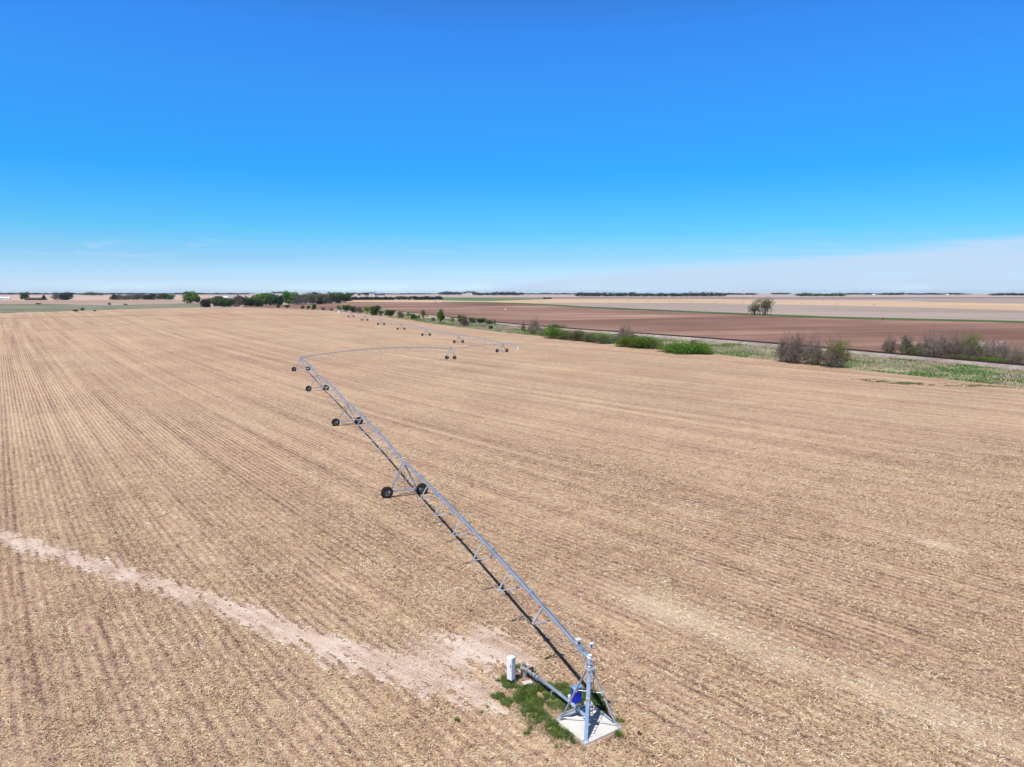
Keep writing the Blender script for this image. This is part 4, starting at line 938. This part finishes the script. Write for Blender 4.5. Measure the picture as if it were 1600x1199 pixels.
row([('grey', 530, 486.5, 8, 9), ('mid', 541, 487.5, 12, 10), ('olive', 552, 488.5, 11, 9), ('grey', 562, 489.5, 12, 9), ('lime', 574, 491, 15, 12), ('mid', 586, 493, 15, 14), ('olive', 595, 494, 8, 8),
     ('mid', 609, 495, 14, 10), ('grey', 626, 496.5, 13, 9), ('lime', 638, 497.5, 11, 10), ('olive', 646, 499, 9, 8), ('lime', 654, 499, 7, 7), ('lime', 662, 500, 10, 15), ('grey', 677, 501.5, 6, 5)],
    'in the hedgerow behind the far irrigator', 'hedgerow behind the far irrigator')
row([('bright', 688.5, 504.5, 13, 19), ('lime', 707, 505, 8, 8), ('olive', 721, 504, 11, 11), ('purple', 726.5, 509.5, 13, 15), ('mid', 738, 505, 12, 8), ('mid', 752, 505.5, 13, 7.5), ('olive', 764, 506.5, 12, 6), ('grey', 773, 506.5, 3.5, 7), ('mid', 767, 514.5, 6, 5)],
    'on the verge beside the far track', 'bushes by the far part of the track')
row([('bare', 818, 518, 7, 17), ('bare', 834, 522, 20, 24), ('bare', 846, 524, 15, 12), ('moundo', 868, 514.5, 26, 8), ('mound', 866, 528.8, 38, 17), ('moundo', 884, 530.5, 30, 13), ('moundo', 903, 532.5, 34, 15), ('moundo', 922, 534.5, 30, 13), ('moundo', 941, 536.8, 34, 14), ('grey', 962, 536, 26, 10),
     ('bare', 977, 533, 24, 24), ('bare', 992, 530, 9, 9), ('mound', 983, 541.8, 42, 15), ('mound', 1006, 543.8, 54, 17), ('mound', 1052, 550, 40, 13), ('mound', 1074, 552.5, 56, 17), ('mound', 1096, 553, 36, 14), ('purple', 1084, 541, 12, 10)],
    'in the thicket along the verge', 'thicket along the verge')
row([('bare', 1228, 566, 30, 40), ('bare', 1243, 568, 30, 44), ('bare', 1268, 570, 32, 42), ('budbare', 1306, 574, 40, 41)], 'in the tall clump before the track', 'tall clump before the track')
row([('bare', 1390, 553, 22, 26), ('grey', 1415, 553, 23, 26), ('moundo', 1428, 556, 34, 13), ('bare', 1436, 554, 12, 22), ('bare', 1452, 560, 28, 38), ('bare', 1473, 560, 24, 34), ('bare', 1492, 562, 25, 38), ('budbare', 1513, 562, 32, 40),
     ('blossom', 1533, 560, 30, 24), ('blossom', 1556, 562, 30, 27), ('bare', 1545, 563, 26, 24), ('bare', 1568, 565, 26, 28), ('bare', 1590, 568, 26, 28), ('bare', 1618, 571, 26, 30), ('moundo', 1500, 564, 50, 9), ('mound', 1545, 566, 40, 7)],
    'behind the track at far right', 'shrubs behind the track')
row([('open', 1179, 491.8, 18, 19), ('greyopen', 1195.5, 491.8, 24, 24)], 'in the pair of trees on the green strip', 'lone pair of trees')
row([('bright', 298, 474, 23, 17), ('mid', 309, 474, 9, 9), ('dark', 321, 480, 19, 12), ('olive', 335, 480, 14, 12), ('olive', 347, 480, 18, 12), ('mid', 358, 480, 16, 11), ('purple', 369, 479, 17, 15), ('mid', 382, 478.5, 18, 12), ('dark', 393, 478.5, 18, 10),
     ('bright', 411, 477, 24, 17), ('mid', 423, 477, 20, 15), ('dark', 437, 477, 12, 12), ('bright', 452, 476, 18, 19), ('grey', 464, 476, 18, 15), ('grey', 475, 475.5, 18, 15), ('grey', 486, 475.5, 20, 17), ('olive', 497, 475, 18, 14), ('grey', 507, 475, 16, 14), ('olive', 518, 474.5, 18, 16), ('dark', 529, 474, 10, 10), ('mid', 540, 473.5, 17, 14), ('dark', 500, 475.5, 9, 7), ('dark', 404, 479, 12, 9)],
    'in the creek wood beyond the field', 'creek wood beyond the field')
row([(('grey', 'olive', 'mid', 'grey', 'dark')[i % 5], 330+i*11.7, 474.6-i*.09, 17, (9 if i < 6 else 13)+2*math.sin(i*1.9)) for i in range(18)], 'at the back of the creek wood', 'back of the creek wood')
row([('olive', 435, 481.3, 5, 4), ('olive', 449, 481.6, 7, 4.5), ('olive', 473, 482.8, 5, 5), ('mid', 482, 483, 5, 5), ('mid', 491, 484, 7, 8), ('grey', 505, 484.5, 6, 4), ('grey', 518, 485.5, 5, 4)], 'on the field edge below the creek wood', 'small bushes on the field edge')
row([('mid', 39, 468.8, 11, 11), ('cone', 69, 469, 6.5, 7), ('grey', 89, 469, 14, 11), ('dark', 105, 469, 14, 11), ('dark', 98, 469, 9, 8), ('olive', 34, 468.9, 4, 5)], 'near the dark barn at far left', 'trees near the dark barn')
row([(random.choice(['purple', 'grey', 'dark', 'olive', 'mid']) if i not in (8,) else 'dark', 179+i*7.3, 468.6, 11, 6.5+2.6*abs(math.sin(i*1.3+.5))) for i in range(13)], 'in the mixed tree row at left', 'mixed tree row at left')
row([('purple', 171, 476.6, 4.5, 4), ('grey', 196, 477, 6, 2.4), ('grey', 129, 486, 6, 5), ('olive', 118, 487, 7, 3), ('olive', 60, 475.5, 8, 1.6), ('grey', 148, 486.5, 5, 2)], 'in the rough pasture at left', 'bushes in the pasture')
row([('dark', 551+i*5.2, 468.9, 8, 4.4+.6*math.sin(i*2)) for i in range(13)], 'in the dark windbreak left of the gap', 'left windbreak')
row([(('olive' if i < 5 else 'dark'), 622+i*5.4, 468.8, 8.5, 5+.6*math.sin(i*1.7)) for i in range(13)], 'in the windbreak right of the gap', 'right windbreak')
row([('dark', 852, 467.2, 6, 2.2), ('dark', 859, 467.2, 6, 2.0)], 'in the small dark clump on the tan field', 'small clump on the tan field')
# horizon belts: many small trees nobody could tell apart in the photograph
def belt(x0, x1, py, h, step, k, label, group, jitter=.25):
    x = x0
    while x <= x1:
        plant(k, x+random.uniform(-.3, .3)*step, py+random.uniform(-.15, .15), step*random.uniform(2.0, 2.9), h*random.uniform(1-jitter, 1+jitter), label, group); x += step
belt(545, 586, 461.8, 4.2, 4.5, 'far', 'distant dark tree among the farm buildings above the left windbreak', 'farmstead trees left of the blue silos')
belt(689, 742, 460.8, 4.5, 4.6, 'far', 'distant dark tree behind the white farmhouse on the skyline', 'skyline trees by the white farmhouse')
belt(744, 817, 461.6, 4.4, 4.8, 'far', 'distant dark tree in the skyline belt right of the white farmhouse', 'skyline belt right of the farmhouse')
belt(904, 1132, 463.4, 5.3, 5.2, 'far', 'distant dark tree in the long belt on the skyline', 'long skyline belt')
belt(1128, 1182, 460.9, 2.6, 5, 'far', 'distant tree on the skyline below the grain elevator', 'skyline trees at the grain elevator')
belt(1247, 1318, 462.9, 4.3, 5, 'fargreen', 'distant grey green tree in the short belt at right of the lone pair', 'short skyline belt')
belt(1210, 1230, 460.2, 2, 5, 'far', 'distant tree on the skyline above the lone pair', 'skyline trees above the pair')
belt(1322, 1378, 460.6, 2.2, 6, 'far', 'distant tree on the skyline above the orange marker', 'skyline trees above the orange marker')
belt(1384, 1412, 461.2, 3.2, 5, 'far', 'distant tree in the dark skyline clump right of the orange marker', 'skyline clump')
belt(1420, 1510, 460.6, 2.2, 7, 'far', 'distant tree in the thin skyline line at right', 'thin skyline line at right')
belt(1552, 1680, 461.8, 3.4, 6, 'far', 'distant tree in the skyline clump at the right edge', 'skyline clump at right edge')
belt(134, 160, 461.6, 4.4, 6, 'fargreen', 'distant tree in the taller skyline clump at left', 'taller skyline clump at left')
belt(-60, 128, 460.4, 2.3, 7.5, 'far', 'distant tree on the far left skyline', 'far left skyline trees')
belt(166, 385, 460.3, 2.0, 7.5, 'far', 'distant tree on the skyline behind the white sheds', 'skyline trees behind the white sheds')
belt(428, 442, 458.9, 3.0, 4, 'far', 'distant tree in the skyline knot above the creek wood', 'skyline knot above the creek wood')
belt(600, 680, 460.2, 1.6, 9, 'far', 'distant low tree on the skyline above the right windbreak', 'low skyline trees')
belt(822, 898, 460.2, 1.8, 8, 'far', 'distant low tree on the skyline between the two belts', 'skyline trees between belts')

# ------------------------------------------------------------------ buildings and small far things
def house(nm, px, py, w_, h_, wall, roof, label, cat, depth=.6, win=True, roofh=.45, group=None):
    X, Y = G(px, py); z = T1(X, Y); s_ = (Y*math.cos(PITCH)+(H-z)*math.sin(PITCH))/F; W_, H_ = w_*s_, h_*s_; D = max(W_*depth, 6)
    root = empty(nm, (X, Y, z-.2), -math.atan2(X, Y)*.8 + random.uniform(-.1, .1), label=label, cat=cat, group=group)
    hw = H_*(1-roofh); mb = MB(); mb.box((0, 0, hw/2), (W_, D, hw))
    mb.add([(-W_/2, -D/2, hw), (-W_/2, D/2, hw), (-W_/2, 0, H_-.1)], [(0, 2, 1)]); mb.add([(W_/2, -D/2, hw), (W_/2, D/2, hw), (W_/2, 0, H_-.1)], [(0, 1, 2)]); mb.build('wall', wall, root)
    mb = MB(); e = .4; v = []
    for x_ in (-W_/2-e, W_/2+e): v += [(x_, -D/2-e, hw-.1), (x_, 0, H_), (x_, D/2+e, hw-.1), (x_, D/2+e, hw-.35), (x_, 0, H_-.25), (x_, -D/2-e, hw-.35)]
    mb.add(v, [(0, 1, 7, 6), (1, 2, 8, 7), (2, 3, 9, 8), (3, 4, 10, 9), (4, 5, 11, 10), (5, 0, 6, 11), (0, 5, 4, 1), (1, 4, 3, 2), (6, 7, 10, 11), (7, 8, 9, 10)]); mb.build('roof', roof, root)
    if win:
        for k in (-.3, .05, .32):
            mb = MB(); mb.box((k*W_, -D/2-.03, hw*.55), (W_*.09, .08, hw*.35)); mb.build('window', M['glass'], root)
    mb = MB(); mb.box((-.12*W_, -D/2-.03, hw*.35), (W_*.1, .08, hw*.68)); mb.build('door', M['barn'] if wall is not M['barn'] else M['rust'], root)
    return root
house('farm_shed', 6, 467.8, 17, 3.6, M['white'], M['white'], 'long white farm shed at the left edge', 'shed')
house('barn', 53, 469, 21, 3.6, M['barn'], M['barn'], 'long low dark barn between two trees at far left', 'barn')
house('farm_shed', 336, 467, 12, 3.4, M['white'], M['white'], 'leftmost of the white farm sheds behind the creek wood', 'shed', group='white farm sheds')
house('farm_shed', 349, 467.2, 13, 4.2, M['grey'], M['white'], 'middle of the white farm sheds behind the creek wood', 'shed', group='white farm sheds')
house('farm_shed', 361, 466.8, 9, 4.4, M['white'], M['roof_grey'], 'rightmost of the white farm sheds behind the creek wood', 'shed', group='white farm sheds')
house('farmhouse', 556, 462, 6, 2.6, M['white'], M['roof_red'], 'far house with faded red roof left of the pale farmhouse', 'house')
house('farmhouse', 566, 462.2, 5, 2.2, M['white'], M['roof_red'], 'small far house with faded red roof left of the blue silos', 'house')
house('farmhouse', 581, 462, 8, 3.4, M['white'], M['roof_grey'], 'pale far farmhouse beside the blue silos', 'house')
house('farmhouse', 733, 461, 9, 3.4, M['white'], M['roof_grey'], 'white farmhouse among dark trees on the skyline', 'house')
house('farm_shed', 725, 461, 6, 2.2, M['white'], M['roof_red'], 'small shed left of the skyline farmhouse', 'shed')
house('farm_shed', 931, 462.9, 9, 3.2, M['white'], M['roof_red'], 'pale shed before the long skyline belt', 'shed')
house('farm_shed', 434, 460, 4, 1.6, M['white'], M['roof_grey'], 'tiny pale shed on the skyline above the creek wood', 'shed')
house('farm_shed', 1365, 461, 4, 1.4, M['white'], M['white'], 'tiny white shed on the skyline above the orange marker', 'shed', win=False)
house('farm_shed', 1480, 461, 4, 1.4, M['white'], M['white'], 'tiny white shed on the skyline at right', 'shed', win=False)
for i, px_ in enumerate((591, 594.2, 597.4, 600.4)):
    X, Y = G(px_, 462); z = T1(X, Y); s_ = Y/F; h_ = (3.0 if i % 2 == 0 else 2.6)*s_; r0 = 1.1*s_
    root = empty('silo', (X, Y, z-.2), label=f'{ORD[i]} from the left of the four blue silos by the pale farmhouse', cat='silo', group='blue silos')
    mb = MB(); mb.tube((0, 0, 0), (0, 0, h_*.85), r0, n=20); mb.build('shell', M['bluebin'], root); mb = MB(); mb.tube((0, 0, h_*.85), (0, 0, h_), r0*1.03, r0*.25, n=20); mb.build('roof', M['bluebin'], root)
X, Y = G(1161, 460.6); z = T1(X, Y); s_ = Y/F
root = empty('grain_elevator', (X, Y, z), label='pale grain elevator with leg towers on the skyline', cat='grain elevator')
for k, (dx_, r_, h_) in enumerate([(-7, .9, 3), (-4.8, .9, 3), (-2.6, .9, 3.2), (2.8, 1.2, 2.6), (5.5, 1.2, 2.4)]):
    mb = MB(); mb.tube((dx_*s_*.8, 0, 0), (dx_*s_*.8, 0, h_*s_*.85), r_*s_, n=16); mb.tube((dx_*s_*.8, 0, h_*s_*.85), (dx_*s_*.8, 0, h_*s_), r_*s_, r_*s_*.2, n=16); mb.build('bin', M['grey'], root)
for dx_, h_ in ((0, 6.5), (-3.6, 5)):
    mb = MB(); mb.box((dx_*s_*.8, 0, h_*s_/2), (.5*s_, .5*s_, h_*s_)); mb.box((dx_*s_*.8, 0, h_*s_), (.9*s_, .8*s_, .5*s_)); mb.tube((dx_*s_*.8, 0, h_*s_*.95), ((dx_+3)*s_*.8, 0, 3*s_), .12*s_, n=6); mb.tube((dx_*s_*.8, 0, h_*s_*.95), ((dx_-3)*s_*.8, 0, 2.9*s_), .12*s_, n=6); mb.build('leg_tower', M['grey'], root)
# far irrigator on the tan field
pA = np.array(G(926, 470)); pB = np.array(G(1366, 477)); n_ = 12
root = empty('center_pivot', (*pA, T1(*pA)), label='very distant irrigator, a row of dark specks across the tan field', cat='irrigation machine', group='centre pivot irrigation machines'); rl = Vector(root.location)
prev = None
for k in range(n_):
    f = k/(n_-1); p = pA*(1-f)+pB*f; z = T1(*p); tp = Vector((p[0], p[1], z+PH2))-rl
    if k: drive_tower(root, rl, (p[0], p[1], z), math.atan2(pB[1]-pA[1], pB[0]-pA[0]), TOWER2)
    if prev is not None: 
        mb = MB(); mb.path([prev*(1-j/8)+tp*(j/8)+Vector((0, 0, 4*(j/8)*(1-j/8))) for j in range(9)], .1, 5); mb.build('span_pipe', M['galv_dull'], root)
    prev = tp
# orange implement on the green strip
X, Y = G(1378, 499); z = T1(X, Y); root = empty('farm_implement', (X, Y, z), .3, label='small orange implement parked on the green strip at right', cat='farm implement')
mb = MB(); mb.box((0, 0, 1.1), (3.0, .4, .5)); mb.box((1.2, 0, 1.7), (.9, .8, .8)); mb.tube((-2.6, 0, .6), (-1.4, 0, 1.0), .12, n=8); mb.build('frame', M['orange'], root)
for sx in (-1, 1):
    o = bpy.data.objects.new('wheel', WHEEL); link(o, root); o.location = (0, sx*.6, .45); o.rotation_euler.z = math.pi/2; o.scale = (.62,)*3
X, Y = G(790, 484.6); z = T1(X, Y); root = empty('water_tank', (X, Y, z), label='tiny white tank standing alone on the brown field', cat='tank')
mb = MB(); mb.tube((0, 0, 0), (0, 0, 1.7), 1.1, n=20); mb.tube((0, 0, 1.7), (0, 0, 2.1), 1.1, .3, n=20); mb.build('tank_body', M['white'], root)
mb = MB(); mb.tube((0, 0, 2.1), (0, 0, 2.3), .25, n=12); mb.build('lid', M['dark'], root)
X, Y = G(714, 472); z = T1(X, Y); root = empty('pickup_truck', (X, Y, z), .1, label='tiny white pickup truck on the tan field right of the windbreak', cat='truck')
mb = MB(); mb.box((0, 0, 1.0), (5.6, 2.0, .8)); mb.box((.3, 0, 1.75), (2.0, 1.8, .75)); o = mb.build('body', M['white'], root); bvm = o.modifiers.new('b', 'BEVEL'); bvm.width = .12
mb = MB(); mb.box((.3, 0, 1.8), (2.05, 1.6, .5)); mb.build('window', M['glass'], root)
for sx in (-1.7, 1.7):
    for sy in (-.9, .9):
        o = bpy.data.objects.new('wheel', WHEEL); link(o, root); o.location = (sx, sy, .4); o.rotation_euler.z = math.pi/2; o.scale = (.55,)*3
for (px_, lab) in ((681, 'dark round bale heap on the tan field below the right windbreak'), (702, 'small pale heap of bales left of the tiny white truck')):
    X, Y = G(px_, 472.4); root = empty('bale_stack', (X, Y, T1(X, Y)), label=lab, cat='bale stack', group='bale stacks on the tan field')
    for k in range(3):
        mb = MB(); mb.tube((-1.7+k*1.8, -.8, .8), (-1.7+k*1.8, .8, .8), .85, n=16); mb.build('bale', M['rust'] if px_ == 681 else M['grey'], root)

# ------------------------------------------------------------------ air
hz = MB(); hz.box((0, 0, 18), (30000, 30000, 84)); 
ho = hz.build('haze', None if False else bpy.data.materials.new('haze_air')); hm = ho.data.materials[0]; hm.use_nodes = True; nt = hm.node_tree
for n_ in list(nt.nodes):
    if n_.type == 'BSDF_PRINCIPLED': nt.nodes.remove(n_)
pv = nt.nodes.new('ShaderNodeVolumePrincipled'); pv.inputs['Color'].default_value = (.88, .94, 1, 1); pv.inputs['Density'].default_value = 2.6e-5; pv.inputs['Anisotropy'].default_value = .3
nt.links.new(pv.outputs[0], nt.nodes['Material Output'].inputs['Volume']); ho['kind'] = 'stuff'; tag(ho, 'thin pale blue haze lying over the distant fields', 'haze')
